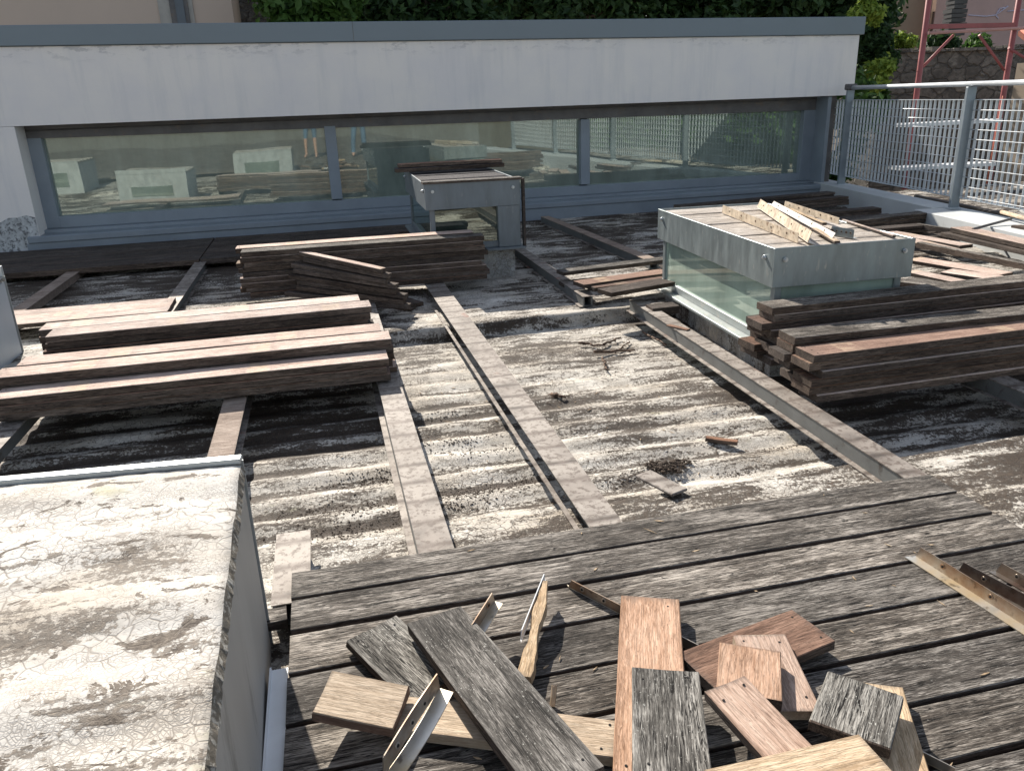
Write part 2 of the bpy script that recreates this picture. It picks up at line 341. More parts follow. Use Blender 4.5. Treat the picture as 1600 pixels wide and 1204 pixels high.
# ------------------------------------------------------------------ the roof terrace (setting)
ROOFZ, NEARZ, FARZ = -.18, -.105, -.105
def smooth(t): t = np.clip(t, 0, 1); return t*t*(3-2*t)
def grid(name, x0, x1, y0, y1, nx, ny, zf, mat):
    xs = np.linspace(x0, x1, nx); ys = np.linspace(y0, y1, ny)
    X, Y = np.meshgrid(xs, ys); Z = zf(X, Y)
    co = np.stack([X.ravel(), Y.ravel(), Z.ravel()], 1)
    i = np.arange((ny-1)*nx).reshape(ny-1, nx)[:, :-1].ravel()
    F = np.stack([i, i+1, i+nx+1, i+nx], 1)
    me = bpy.data.meshes.new(name); me.from_pydata(co.tolist(), [], F.tolist())
    me.polygons.foreach_set('use_smooth', [True]*len(F)); me.materials.append(mat)
    o = bpy.data.objects.new(name, me); COL.objects.link(o); return o
def wob(X, Y, s, seed=0):
    return (np.sin(X*s*1.7+seed)+np.sin(Y*s*2.3+seed*2.1+X*s*.6)+np.sin((X+Y)*s*3.1+seed*.7)*.5)/2.5
PER, PH = .19, 3.10
def roofz(X, Y):
    yy = Y + .012*wob(X, Y, 2.1, 1)
    near = smooth((2.56+.02*wob(X, Y*0, 1.4, 2)-yy)/.10); far = smooth((yy-(4.98+.025*wob(X, Y*0, 1.1, 3)))/.07)
    z = ROOFZ + (NEARZ-ROOFZ)*near + (FARZ-ROOFZ)*far
    amp = .011*(1-near)*(1-far)*smooth((5.0-yy)/1.4)*(1-.65*smooth((X-.9)/.5)*smooth((yy-3.1)/.7))
    z = z + amp*np.sin(2*PI*(yy-PH)/PER)
    z = z + .010*far*np.sin(2*PI*(yy)/.31)*smooth((yy-5.4)/.2) + .012*np.exp(-((yy-5.08)/.05)**2)
    return z + .004*wob(X, Y, 5, 4) + .0022*wob(X, Y, 17, 5)
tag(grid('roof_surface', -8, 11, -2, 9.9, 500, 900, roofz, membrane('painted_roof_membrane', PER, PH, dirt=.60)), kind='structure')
# ground far below and beyond
bm = BM(); box(bm, -150, 150, -150, 220, -3.4, -3.0)
tag(obj('ground', bm, plain('dry_earth', (.13, .10, .06), .95, var=.4, scale=1.5, bump=.5, bd=.02, dirt=(.06, .08, .03), dthr=.55)), kind='structure')
bm = BM(); box(bm, -8, 6.55, -8, 14, -3.0, -.24)
tag(obj('building_base', bm, M_['curb']), kind='structure')
# ------------------------------------------------------------------ boards
def board_bm(L, W, T, seed, seg=10, rag=0.0, mtop=0, mside=1, warp=.0015, chip=.0):
    """board centred on origin, long axis X; material 0 on top, 1 on sides"""
    rnd = random.Random(seed); bm = BM(); secs = []
    o = [rnd.uniform(0, 100) for _ in range(4)]; c = .0022
    prof = [(-W/2, -T/2+c), (-W/2, T/2-c), (-W/2+c, T/2), (0, T/2), (W/2-c, T/2), (W/2, T/2-c), (W/2, -T/2+c), (W/2-c, -T/2), (-W/2+c, -T/2)]
    for i in range(seg+1):
        t = i/seg; x = -L/2+L*t; v = []
        dy = warp*math.sin(t*2.1+o[0]); dz = warp*math.sin(t*2.6+o[1])
        for k, (y, z) in enumerate(prof):
            jx = 0
            if rag and i in (0, seg): jx = rnd.uniform(-rag, rag)
            n = mnoise.noise((x*6+o[2], y*20, z*30+o[3]))*.0012
            v.append(bm.verts.new((x+jx, y+dy+n*(1 if y > 0 else -1), z+dz+n)))
        secs.append(v)
    n = len(prof)
    for i in range(seg):
        for k in range(n):
            f = bm.faces.new((secs[i][k], secs[i+1][k], secs[i+1][(k+1) % n], secs[i][(k+1) % n]))
            f.material_index = mtop if k in (1, 2, 3, 4) else mside
    for v, mi in ((secs[0], mside), (secs[-1], mside)):
        f = bm.faces.new(v); f.material_index = mi
    bmesh.ops.recalc_face_normals(bm, faces=bm.faces)
    return bm
SEED = [0]
def frame_mat(A, B, W, T, side=1, roll=0.0, bot=False):
    """matrix for a board whose top front edge runs A->B and whose width lies to the left (side=1) of it"""
    x = (B-A).normalized(); up = Vector((0, 0, 1)); y = up.cross(x).normalized()
    if side < 0: y = -y
    z = x.cross(y) if side > 0 else y.cross(x)
    if roll:
        R = Matrix.Rotation(roll, 3, x); y = R @ y; z = R @ z
    c = (A+B)/2 + y*(W/2) - z*(T/2)
    yy = y if side > 0 else -y
    M = Matrix.Identity(4)
    for i, v in enumerate((x, yy, z)):
        for r in range(3): M[r][i] = v[r]
    M.translation = c
    return M
def board(A, B, label, mat='pink', W=.142, T=.029, side=1, roll=0, name='plank', cat='plank', group=None, smat='edge', rag=.001, warp=.0015, seg=10):
    A, B = Vector(A), Vector(B); SEED[0] += 1
    M = frame_mat(A, B, W, T, side, roll)
    Lb = (B-A).length; bm = board_bm(Lb, W, T, SEED[0], seg, rag, warp=warp)
    if mat in ('pink', 'fresh', 'tan', 'brown', 'grey', 'greydark', 'pinkbrown') and W > .08 and Lb > .2:
        rh = random.Random(SEED[0]*3+1)
        for ex in (-1, 1):
            for k in range(rh.choice((2, 2, 3))):
                hx = ex*(Lb/2-rh.uniform(.018, .04)); hy = (-.35+.7*k/(2 if k == 2 else 1.0)*1.0)*W*rh.uniform(.85, 1)*(1 if k < 2 else .1)
                tube(bm, (hx, hy, T/2-.001), (hx, hy, T/2+.0004), .0030, 7, mi=2)
    o = obj(name, bm, [M_[mat], M_[smat], M_['black']], M=M)
    return tag(o, label, cat, group)
ORD = ['top', 'second', 'third', 'fourth', 'fifth', 'sixth', 'seventh', 'eighth', 'ninth', 'tenth', 'eleventh', 'twelfth']
def column(A, B, n, where, top='pink', T=.036, pitch=.0383, W=.142, jit=.03, group=None, skip_top=False, yj=.006, rest='edge'):
    """stack of n boards, the top one having its top front edge A->B"""
    A, B = Vector(A), Vector(B); d = (B-A).normalized(); p = Vector((-d.y, d.x, 0))
    for k in range(n):
        ja, jb, jy = ((random.uniform(-jit, jit), random.uniform(-jit, jit), random.uniform(-yj, yj)) if k else (0, 0, 0))
        dz = Vector((0, 0, -pitch*k))
        m = top if k == 0 else random.choice(['brown', 'pink', 'brown', 'deckdark'])
        lab = ('top plank of %s' % where) if k == 0 else ('%s plank down in %s' % (ORD[k], where))
        board(A+d*ja+p*jy+dz, B+d*jb+p*jy+dz, lab, m, W, T, group=group)
# deck in front: weathered boards on joists
DX0, DX1 = -.207, 1.985
edges = [2.133, 1.986, 1.835, 1.668, 1.495, 1.34, 1.178, 1.022, .868, .712, .556, .40]
names = ['farthest', 'second farthest', 'third farthest', 'fourth', 'fifth', 'sixth', 'seventh', 'eighth', 'ninth', 'tenth', 'eleventh']
for i in range(len(edges)-1):
    y1, y0 = edges[i], edges[i+1]+.0145
    board((DX0+random.uniform(-.003, .003), y0, 0), (DX1+random.uniform(-.004, .004), y0, 0),
          'weathered grey deck board, %s row of the foreground decking' % names[i], 'deck', W=y1-y0, T=.026, name='deck_board', cat='deck board', group='foreground deck boards', smat='deckdark', seg=16)
# decking behind the photographer (one boarded surface)
bm = BM()
y = .39
while y > -17.5:
    box(bm, -9, 5.6+abs(y)*-.12, y-.145, y, -.03, -.0015); y -= .155
tag(obj('terrace_decking', bm, M_['deck']), kind='structure')
# ------------------------------------------------------------------ joists
def joist(name, x0, x1, y0, y1, label, zt=-.027, zb=-.10, lip=.022, top='joist', x0b=None, x1b=None, hat=True, rec=.004, narrow=False, seg=14):
    """steel hat channel: stained top flange, web, foot lip. x0..x1 at y0 ; x0b..x1b at y1"""
    x0b = x0 if x0b is None else x0b; x1b = x1 if x1b is None else x1b
    t = thing(name, label, 'joist', ((x0+x1)/2, y0, zt), 'steel joists of the terrace' if hat else None)
    def quad(bm, a0, a1, b0, b1, z0, z1):
        vs = [bm.verts.new(p) for p in ((a0, y0, z0), (a1, y0, z0), (b1, y1, z0), (b0, y1, z0), (a0, y0, z1), (a1, y0, z1), (b1, y1, z1), (b0, y1, z1))]
        for q in ((0, 3, 2, 1), (4, 5, 6, 7), (0, 1, 5, 4), (1, 2, 6, 5), (2, 3, 7, 6), (3, 0, 4, 7)): bm.faces.new([vs[k] for k in q])
    M = Matrix.Translation(((x0+x1)/2, (y0+y1)/2, zt))
    def ob(nm, bm, mat):
        bmesh.ops.transform(bm, matrix=M.inverted(), verts=bm.verts); return obj(nm, bm, mat, t, M)
    b = BM(); quad(b, x0, x1, x0b, x1b, zt-.004, zt); ob('top_flange', b, M_[top])
    b = BM(); k = .012
    k = rec+.009; quad(b, x0+rec, x0+k, x0b+rec, x0b+k, zb, zt-.0045); quad(b, x1-k-.02, x1-.02, x1b-k-.02, x1b-.02, zb, zt-.0045)
    quad(b, x0+k, x1-k-.02, x0b+k, x1b-k-.02, zb+.002, zb+.006)
    ob('web', b, M_['joistside'] if hat else M_['joistwood'])
    if lip:
        b = BM(); le = .004 if narrow else rec-.001; quad(b, x0-lip, x0+le, x0b-lip, x0b+le, zb-.001, zb+.003); quad(b, x1-.019, x1+.006, x1b-.019, x1b+.006, zb-.001, zb+.003)
        ob('foot_flange', b, M_['joist'])
    return t
joist('joist', .172, .285, 1.9, 6.0, 'stained joist under the right end of the left plank stack')
joist('joist', .735, .848, 1.9, 6.25, 'joist running up the centre from the deck to the far plank stack', x0b=.70, x1b=.85, rec=.055, lip=.014, narrow=True)
joist('joist', 1.915, 2.010, 1.9, 5.0, 'long joist beside the large skylight, running under the right plank stack', x0b=1.975, x1b=2.065)
joist('joist', 1.706, 1.80, 5.20, 9.2, 'short joist with a cut open end beyond the long one, beside the small skylight')
joist('joist', -.268, -.158, 2.02, 2.43, 'short joist end poking out beside the left end of the foreground deck', lip=0)
joist('joist', -.57, -.463, 1.2, 4.6, 'brown topped joist running from behind the white box under the left plank stack', top='joistwood')
joist('joist', -1.21, -1.105, 4.4, 9.2, 'joist with crosswise marks near the wall on the left, beyond the left plank stack')
joist('joist', -2.30, -2.19, 5.7, 9.2, 'wooden looking joist farthest left near the wall', hat=False, lip=0, top='joistwood')
joist('joist', -1.56, -1.45, 1.9, 4.6, 'joist at the left edge in the shade below the left plank stack', lip=0)
joist('joist', 2.98, 3.09, 2.0, 3.3, 'bluish joist at the right edge under the right plank stack')
joist('joist', 2.62, 2.73, 6.2, 9.2, 'dark joist between the small skylight and the wall', top='joistwood', x0b=2.5, x1b=2.6)
# vertical support plate by the near end of joist
# ------------------------------------------------------------------ main building
YL, YR = 9.32, 9.47
def PWp(px, py, off=0.0):
    """point on the facade plane (slightly turned) set back by off"""
    A = Vector((-3, YL+off, 0)); B = Vector((7, YR+off, 0)); d = (B-A).normalized(); n = Vector((-d.y, d.x, 0))
    r = D(px, py); t = (A-CAM).dot(n)/r.dot(n); return CAM+r*t
FN = Vector((-(YR-YL), 10, 0)).normalized()
bld = thing('low_building', 'long low white building with a grey roof edge and a ribbon window', 'building', (2, 9.6, 0))
def slab(bm, pts, depth):
    prism(bm, pts, FN*depth)
def ext(a, b, x):    # extrapolate line a-b to world x
    t = (x-a.x)/(b.x-a.x); return a+(b-a)*t
ct0, ct1 = PWp(0, 40), PWp(1351, 26.5); cb0, cb1 = PWp(0, 73), PWp(1345, 54.5)
cb1.x = ct1.x; wb0, wb1 = PWp(22, 197.5), PWp(1336, 148.5)
wx = PWp(1343, 56).x
bm = BM(); off = FN*-.035
slab(bm, [ext(cb0, cb1, -9)+off, ext(cb0, cb1, ct1.x)+off, ct1+off, ext(ct0, ct1, -9)+off], 4.6); bev(bm, .006)
obj('roof_coping', bm, M_['coping'], bld)
bm = BM(); q = ext(ct0, ct1, PWp(550, 40).x); q2 = ext(cb0, cb1, q.x)
slab(bm, [q2+FN*-.038, q2+Vector((.004, 0, 0))+FN*-.038, q+Vector((.004, 0, 0))+FN*-.038, q+FN*-.038], .01)
obj('coping_joint', bm, M_['framedark'], bld)
bm = BM()
u = Vector((0, 0, -.004))
slab(bm, [ext(wb0, wb1, -9), ext(wb0, wb1, wx), ext(cb0, cb1, wx)+u, ext(cb0, cb1, -9)+u], .30)
obj('fascia_wall', bm, M_['render'], bld)
# left wall pier, back wall, side wall
bm = BM(); jx = PWp(26, 300).x
pl = PWp(62, 380)
a0 = ext(wb0, wb1, -9); a1 = ext(wb0, wb1, wb0.x)
slab(bm, [Vector((-9, YL-.09, -.25)), Vector((wb0.x, YL, -.25)), a1+Vector((0, 0, -.003)), a0+Vector((0, 0, -.003))], .42)
pier = obj('wall_pier', bm, None or M_['render'], bld)
def facebox(x0, x1, o0, o1, z0, z1, mat, name, parent=bld, bevel=.003, z0r=None, z1r=None):
    bm = BM(); 
    def Y(x): return YL+(YR-YL)*(x+3)/10
    p = [Vector((x0, Y(x0)+o0, z0)), Vector((x1, Y(x1)+o0, z0 if z0r is None else z0r)), Vector((x1, Y(x1)+o0, z1 if z1r is None else z1r)), Vector((x0, Y(x0)+o0, z1))]
    slab(bm, p, o1-o0)
    if bevel: bev(bm, bevel)
    return obj(name, bm, M_[mat], parent)
gl, gr = PWp(80, 275, .36).x, PWp(1249, 220, .36).x
ztL, ztR = PWp(69, 216, .36).z, PWp(1252, 173, .36).z
zbL, zbR = PWp(91, 337.5, .36).z, PWp(1245, 270, .36).z
m1a, m1b = PWp(513, 260, .36).x, PWp(530, 260, .36).x
m2a, m2b = PWp(905, 240, .36).x, PWp(919, 240, .36).x
wf = obj('window_frame', (lambda b: (box(b, 0, .001, 0, .001, 0, .001), b)[1])(BM()), M_['frame'], bld, Matrix.Translation((0, 9.9, -.05)))
fx0, fx1 = gl-.15, gr+.17
zt = 1.19
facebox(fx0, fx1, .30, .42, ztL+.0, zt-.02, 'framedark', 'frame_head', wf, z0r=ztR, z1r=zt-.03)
facebox(fx0, fx1, .30, .42, .145, zbL, 'frame', 'frame_bottom', wf, z0r=.125, z1r=zbR)
facebox(fx0, gl, .295, .42, .147, ztL+.004, 'frame', 'frame_post', wf)
facebox(gr, fx1, .295, .42, .127, ztR+.004, 'frame', 'frame_post', wf)
facebox(m1a, m1b, .29, .42, zbL, ztL, 'frame', 'mullion', wf)
facebox(m2a, m2b, .29, .42, zbL-.012, ztR+.012, 'frame', 'mullion', wf)
for i, (xa, xb) in enumerate(((gl, m1a), (m1b, m2a), (m2b, gr))):
    facebox(xa-.01, xb+.01, .375, .385, .2, 1.1, 'glass', 'window_pane', bld, 0)
    # thin gasket
facebox(fx0-.06, fx1+.12, .18, .30, .10, .145, 'frame', 'sill_ledge', bld, .004, z1r=.125)
facebox(fx0-.10, fx1+.12, -.03, .18, .04, .112, 'frame', 'window_sill', bld, .01, z1r=.10)
facebox(fx0-.12, fx1+.14, -.012, .16, -.16, .04, 'frame', 'sill_apron', bld, .003)
# reveal return on the right, dark soffit
facebox(fx1, fx1+.05, .05, .42, -.1, zt-.01, 'frame', 'end_post', bld)
facebox(fx1+.05, fx1+.17, .12, .42, -.1, zt-.01, 'framedark', 'corner_panel', bld)
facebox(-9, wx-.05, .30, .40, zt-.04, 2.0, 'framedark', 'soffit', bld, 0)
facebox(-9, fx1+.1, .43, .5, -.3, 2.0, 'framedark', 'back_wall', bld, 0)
bm = BM(); box(bm, fx1+.0, fx1+.16, 9.95, 14, -.3, 1.16); obj('side_wall', bm, M_['render'], bld)
bm = BM(); box(bm, wx-.3, wx-.002, 9.8, 13.9, 1.2, 1.9); obj('side_fascia', bm, M_['render'], bld)
# dirty base of the pier: flaking patch
M_['flake'] = plain('mouldy_wall_base', (.46, .48, .49), .9, var=.3, scale=16, dirt=(.13, .135, .14), dthr=.50, bump=.5)
bm = BM(); pts = []
for i in range(19):
    x = -4.4+(wb0.x-.004+4.4)*i/18; pts.append(Vector((x, YL-.004+(YR-YL)*(x+3)/10, (.20+.12*i/18)+.12*mnoise.noise((x*5, 1, 2))+.06*mnoise.noise((x*17, 1, 2)))))
b0 = [Vector((p.x, p.y, -.2)) for p in pts]
slab(bm, b0+pts[::-1], .006); obj('mouldy_patch', bm, M_['flake'], bld)
# ------------------------------------------------------------------ skylights
def skylight(name, label, loc, yaw, top, sx=.78, sy=1.66, bh=.205, gh=.335, up=.25, posts=True, wide_post=False, boards='', bands='galv', glass='glassg', rim='galvrim'):
    """metal framed glazed box: upstand, base flange, glass with corner posts, deep metal band with bolts, boarded lid"""
    t = thing(name, label, 'skylight', loc); t.rotation_euler = (0, 0, yaw)
    M = Matrix.Translation(loc) @ Matrix.Rotation(yaw, 4, 'Z')
    t.matrix_basis = M
    zt = top-loc[2]
    def ob(nm, bm, mat, p=t, bvl=.003):
        if bvl: bev(bm, bvl)
        return obj(nm, bm, M_[mat], p, M)
    zg1 = zt-bh; zg0 = zg1-gh
    b = BM(); box(b, .05, sx-.05, .05, sy-.05, zg0-up, zg0-.02); ob('upstand', b, 'upst')
    b = BM(); box(b, -.03, sx+.03, -.03, sy+.03, zg0-.02, zg0); ob('base_flange', b, rim)
    b = BM()
    for (x0, x1, y0, y1) in ((.03, sx-.03, .03, .06), (.03, sx-.03, sy-.06, sy-.03), (.03, .06, .06, sy-.06), (sx-.06, sx-.03, .06, sy-.06)):
        box(b, x0, x1, y0, y1, zg0, zg0+.05)
    ob('lower_frame', b, rim)
    for (x0, y0) in ((.03, .03), (sx-.075, .03), (.03, sy-.075), (sx-.075, sy-.075)):
        w = .045
        b = BM()
        if wide_post and x0 > .2 and y0 < .2: box(b, sx-.19, sx-.004, .004, .06, zg0+.001, zg1)
        else: box(b, x0+.002, x0+w-.002, y0+.002, y0+w-.002, zg0+.051, zg1)
        ob('corner_post', b, bands)
    b = BM(); box(b, .045, sx-.045, .045, sy-.045, zg0+.045, zg1+.01); ob('glass_panes', b, glass, bvl=0)
    b = BM(); th = .012
    for (x0, x1, y0, y1) in ((0, sx, 0, th), (0, sx, sy-th, sy), (0, th, th, sy-th), (sx-th, sx, th, sy-th)):
        box(b, x0, x1, y0, y1, zg1, zt)
    band = ob('metal_band', b, bands, bvl=.0015)
    for (x, y, nx, ny) in ((.06, 0, 0, -1), (sx-.06, 0, 0, -1), (0, .09, -1, 0), (0, sy-.09, -1, 0)):
        b = BM(); p = Vector((x, y, zt-.06)); tube(b, p, p+Vector((nx, ny, 0))*.012, .013, 10); tube(b, p+Vector((nx, ny, 0))*.012, p+Vector((nx, ny, 0))*.02, .008, 6)
        ob('bolt', b, 'bolt', band, 0)
    b = BM(); box(b, th, sx-th, th, sy-th, zt-.05, zt-.03); ob('lid_backing', b, 'framedark', bvl=0)
    n = 11; w = (sy-2*th)/n
    b = BM()
    for k in range(n): box(b, th+.003, sx-th-.003, th+k*w+.003, th+(k+1)*w-.003, zt-.03, zt-.009+.003*math.sin(k*2.3))
    ob('lid_boards', b, boards)
    return t
M_['upst'] = membrane('painted_upstand', valley=False, dirt=.35, white=(.6, .62, .62))
M_['lidpale'] = wood('bleached_lid_wood', (.25, .20, .16), (.45, .39, .33), (.66, .60, .53), crack=.5, speck=.3, tone=.1)
M_['liddark'] = wood('dark_lid_wood', (.03, .028, .03), (.06, .055, .06), (.11, .10, .105), crack=.6, tone=.1)
skylight('skylight', 'large glazed skylight box with bright metal band and steel scraps on its lid', (2.215, 3.62, 0), math.radians(-2.6), .535, sx=.80, sy=1.66, boards='lidpale')
sk2 = skylight('skylight', 'smaller looking metal skylight box by the window with dark boards on its lid', (.80, 6.42, 0), math.radians(-.5), .685, sx=.775, sy=1.62, boards='liddark', up=.3, wide_post=True, bands='galvdark', glass='glassdark', rim='galvdark')
# ------------------------------------------------------------------ metal clad boxes on the left
def cladbox(name, label, cat, corners, top, zbase, seed, ridge=.25, matside='clad', lipz=0):
    """corners: plan polygon nearL, nearR, farR, farL. top sheet painted and ridged, clad sides, folded far edge strip"""
    c = (corners[0]+corners[2])/2
    t = thing(name, label, cat, (c.x, c.y, zbase))
    b = BM(); prism(b, [Vector((p.x, p.y, zbase)) for p in corners], (0, 0, top-zbase-.034)); bev(b, .004)
    obj('side_cladding', b, M_[matside], t)
    # ridged top sheet
    n, m = 60, 110; b = BM(); g = []
    nl, nr, fr, fl = corners
    for j in range(m+1):
        v = j/m; row = []
        A = nl.lerp(fl, v); B = nr.lerp(fr, v)
        for i in range(n+1):
            uu = i/n; p = A.lerp(B, uu)
            yy = p.y+.10*p.x
            z = top+.007*max(-.6, math.sin(2*PI*yy/ridge))+.003*mnoise.noise((p.x*6, p.y*6, seed))+.0022*mnoise.noise((p.x*30, p.y*30, seed))
            edge = min(1, (1-uu)*(B-A).length/.014); z -= (1-edge)**2*.005
            row.append(b.verts.new((p.x, p.y, z)))
        g.append(row)
    for j in range(m):
        for i in range(n):
            f = b.faces.new((g[j][i], g[j][i+1], g[j+1][i+1], g[j+1][i])); f.smooth = True
    # skirt on right side with ragged thickness
    lo = [b.verts.new((g[j][n].co.x+.009+.004*mnoise.noise((j*.5, seed, 3)), g[j][n].co.y, top-.026+.012*mnoise.noise((j*.3, seed, 0)))) for j in range(m+1)]
    for j in range(m): b.faces.new((g[j][n], lo[j], lo[j+1], g[j+1][n])).material_index = 1
    lo = [b.verts.new((g[0][i].co.x, g[0][i].co.y-.004, top-.03)) for i in range(n+1)]
    for i in range(n): b.faces.new((g[0][i+1], lo[i+1], lo[i], g[0][i]))
    obj('top_sheet', b, [M_['boxtop'], M_['moss']], t)
    b = BM(); d = (fr-fl).normalized(); nn = Vector((-d.y, d.x, 0))
    prism(b, [fl+Vector((0, 0, top-.004)), fr+Vector((0, 0, top-.004)), fr+nn*.03+Vector((0, 0, top-.004)), fl+nn*.03+Vector((0, 0, top-.004))], (0, 0, .014+lipz)); bev(b, .002)
    prism(b, [fl+nn*.028+Vector((0, 0, zbase)), fr+nn*.028+Vector((0, 0, zbase)), fr+nn*.032+Vector((0, 0, zbase)), fl+nn*.032+Vector((0, 0, zbase))], (0, 0, top-zbase-.006))
    obj('edge_strip', b, M_['galvside'], t)
    b = BM(); L_ = (fr-fl).length
    prism(b, [fl+d*L_*.18+nn*.034+Vector((0, 0, .02)), fl+d*L_*.78+nn*.034+Vector((0, 0, .02)), fl+d*L_*.78+nn*.034+Vector((0, 0, top-.2)), fl+d*L_*.18+nn*.034+Vector((0, 0, top-.2))], nn*.004)
    obj('window_pane', b, M_['glass'], t)
    return t
M_['boxtop'] = membrane('peeling_box_top_paint', .25, valley=False, dirt=.33, white=(.66, .63, .58), patches=1.0, cr=.75, bstr=.35, cloud=.25, dcol=(.15, .125, .10))
M_['moss'] = plain('mossy_dirt_edge', (.17, .15, .12), .95, var=.5, scale=30, bump=.9, bd=.006, dirt=(.5, .48, .43), dthr=.5)
M_['clad'] = plain('streaked_metal_cladding', (.42, .41, .385), .6, metal=.2, var=.2, scale=2.2, stretch=(1, 1, .25), dirt=(.16, .15, .13), dthr=.56)
M_['panelw'] = plain('pale_blue_grey_panel', (.42, .47, .52), .5, metal=.2, var=.08, scale=3, stretch=(1, 1, .3))
BT = .462
fR = Vector((-.272, 1.93, 0)); nR = Vector((-.232, .62, 0))
cladbox('metal_clad_box', 'big metal clad box with peeling white top at front left', 'rooflight box',
        [Vector((-1.42, .72, 0)), nR, fR, Vector((-1.42, 2.03, 0))], BT, -.15, 3)
cladbox('metal_clad_box', 'pale blue grey metal box cut off by the left edge, behind the left plank stack', 'rooflight box',
        [Vector((-2.98, 4.1, 0)), Vector((-1.95, 4.1, 0)), Vector((-1.95, 5.40, 0)), Vector((-2.98, 5.40, 0))], .385, -.15, 8, matside='panelw', lipz=.05)
bx2 = Vector((-1.55, 4.2, 0))
cladbox('metal_clad_box', 'metal box standing left of the camera, seen only mirrored in the window', 'rooflight box',
        [Vector((-5.2, .9, 0)), Vector((-4.2, .9, 0)), Vector((-4.2, 2.2, 0)), Vector((-5.2, 2.2, 0))], .46, -.15, 12, matside='panelw')
# white flashing strip between box and deck
bm = BM(); box(bm, -.250, -.2105, .4, 1.72, -.018, -.014); box(bm, -.254, -.250, .4, 1.72, -.15, -.005)
tag(obj('flashing_strip', bm, M_['white']), 'bright bluish white metal flashing strip between the big box and the deck', 'flashing')
board(P(398, 976, -.03), P(448, 966, -.03), 'short weathered board stub between the big box and the deck end', 'deck', W=.07, name='board_stub', smat='deckdark', seg=3)
# ------------------------------------------------------------------ plank stacks
g1 = 'planks in the left stack'
column((-1.56, 3.825, .100), (.236, 3.82, .100), 3, 'the nearest row of the left plank stack', W=.157, group=g1)
column((-1.60, 3.985, .155), (.268, 3.985, .155), 5, 'the second row of the left plank stack', W=.157, group=g1)
column((-1.54, 4.15, .158), (.232, 4.15, .158), 5, 'the third row of the left plank stack', W=.157, group=g1)
column((-1.467, 4.40, .225), (.205, 4.444, .225), 7, 'the tall fourth row of the left plank stack', W=.157, group=g1)
column((-1.545, 4.562, .225), (.152, 4.606, .225), 7, 'the farthest row of the left plank stack', W=.157, group=g1)
for i, (y0, wd) in enumerate(((5.72, 'nearest'), (5.87, 'middle'), (6.02, 'farthest'))):
    board((-3.1, y0, .004), (-1.12-.005*i, y0+.01, .004), 'pale sunlit board of the short far left deck strip, %s of three' % wd, 'pink', W=.145, name='deck_board', cat='deck board', group='far left deck strip')
g2 = 'planks in the stack before the small skylight'
column((-.617, 6.06, .315), (1.185, 6.03, .315), 9, 'the front row of the stack before the small skylight', 'deck', group=g2, jit=.035, T=.036, pitch=.0378)
column((-.665, 6.215, .322), (1.13, 6.185, .322), 9, 'the back row of the stack before the small skylight', 'pink', group=g2, jit=.03, T=.036, pitch=.0378)
# fan of short planks before it
for i in range(8):
    A = P(467-2*i+random.uniform(-14, 14)*(i > 0), 393+9*i, .295-.0375*i); B = P(594+6*i+random.uniform(-8, 8)*(i > 0), 421+8*i, .225-.0375*i)
    board(A, B, '%s plank of the small slanting heap before the middle stack' % ORD[i], 'pink' if i < 1 else 'edge', W=.06, T=.032, group='short planks heaped before the middle stack', seg=5)
board(P(560, 478, -.09), P(642, 483, -.09), 'dark plank offcut lying on the roof right of the left stack', 'edge', W=.12, seg=3)
board(P(596, 462, -.07), P(640, 476, -.07), 'short dark plank end behind the offcut right of the left stack', 'deckdark', W=.12, seg=3)
# right stack
g3 = 'planks in the right stack'
def rstack(p, q, z, n, where, top, x_ext=4.6, **k):
    A = P(*p, z); B = P(*q, z); d = (B-A).normalized(); B = A+d*((x_ext-A.x)/d.x)
    column(A, B, n, where, top, group=g3, **k); return A, B
M_['pinkbrown'] = wood('reddish_wood', (.17, .095, .065), (.30, .18, .13), (.42, .28, .21), crack=.2, bands=.5, tone=.1)
rstack((1272.6, 555.4), (1600, 515), .195, 6, 'the nearest row of the right plank stack', 'pinkbrown', jit=.05, yj=.012)
rstack((1242, 528), (1600, 491), .225, 6, 'the second row of the right plank stack', 'deck', jit=.05, yj=.012)
rstack((1207, 481), (1600, 439), .290, 8, 'the tallest third row of the right plank stack', 'deck', jit=.05, yj=.01)
column(P(1192, 503, .20)+Vector((0, 0, 0)), P(1192, 503, .20)+Vector((2.3, .22, 0)), 6, 'the fourth row of the right plank stack', 'edge', group=g3, jit=.06)
# pile left of the large skylight
def hb(p, q, z, label, mat, W=.142, side=1, zq=None, **k):
    return board(P(*p, z), P(*q, z if zq is None else zq), label, mat, W=W, side=side, **k)
gm = 'planks left of the large skylight'
hb((880, 425), (1047, 405), .05, 'grey weathered plank farthest back left of the large skylight', 'deck', W=.12, group=gm)
hb((912, 445), (1050, 425), .035, 'reddish plank in the middle of the heap left of the large skylight', 'pinkbrown', W=.15, group=gm)
hb((929, 450), (1050, 434), .02, 'reddish brown plank under the dark one left of the large skylight', 'brown', W=.15, group=gm)
hb((956, 458), (1055, 440), .065, 'dark cracked plank nearest the joist left of the large skylight', 'deckdark', W=.16, group=gm)
hb((885, 445), (960, 436), -.03, 'lowest grey plank poking out of the heap left of the large skylight', 'deck', group=gm)
hb((1020, 482), (1062, 478), -.01, 'short brown wood block on the roof at the corner of the large skylight', 'deckdark', W=.12, T=.05, seg=2)
# deck boards left by the wall
for i in range(8):
    y0 = 7.80+i*.165
    for s_, (xa, xb) in enumerate(((-3.6, -1.17), (-1.155, .76 if i < 5 else 1.0))):
        board((xa, y0, 0), (xb, y0+.0, 0), 'shaded deck board by the wall, %s row from the front, %s half' % (ORD[i] if i else 'first', ('left', 'right')[s_]), 'deckdark', W=.158, T=.05 if i == 0 else .026, name='deck_board', cat='deck board', group='deck boards along the wall')
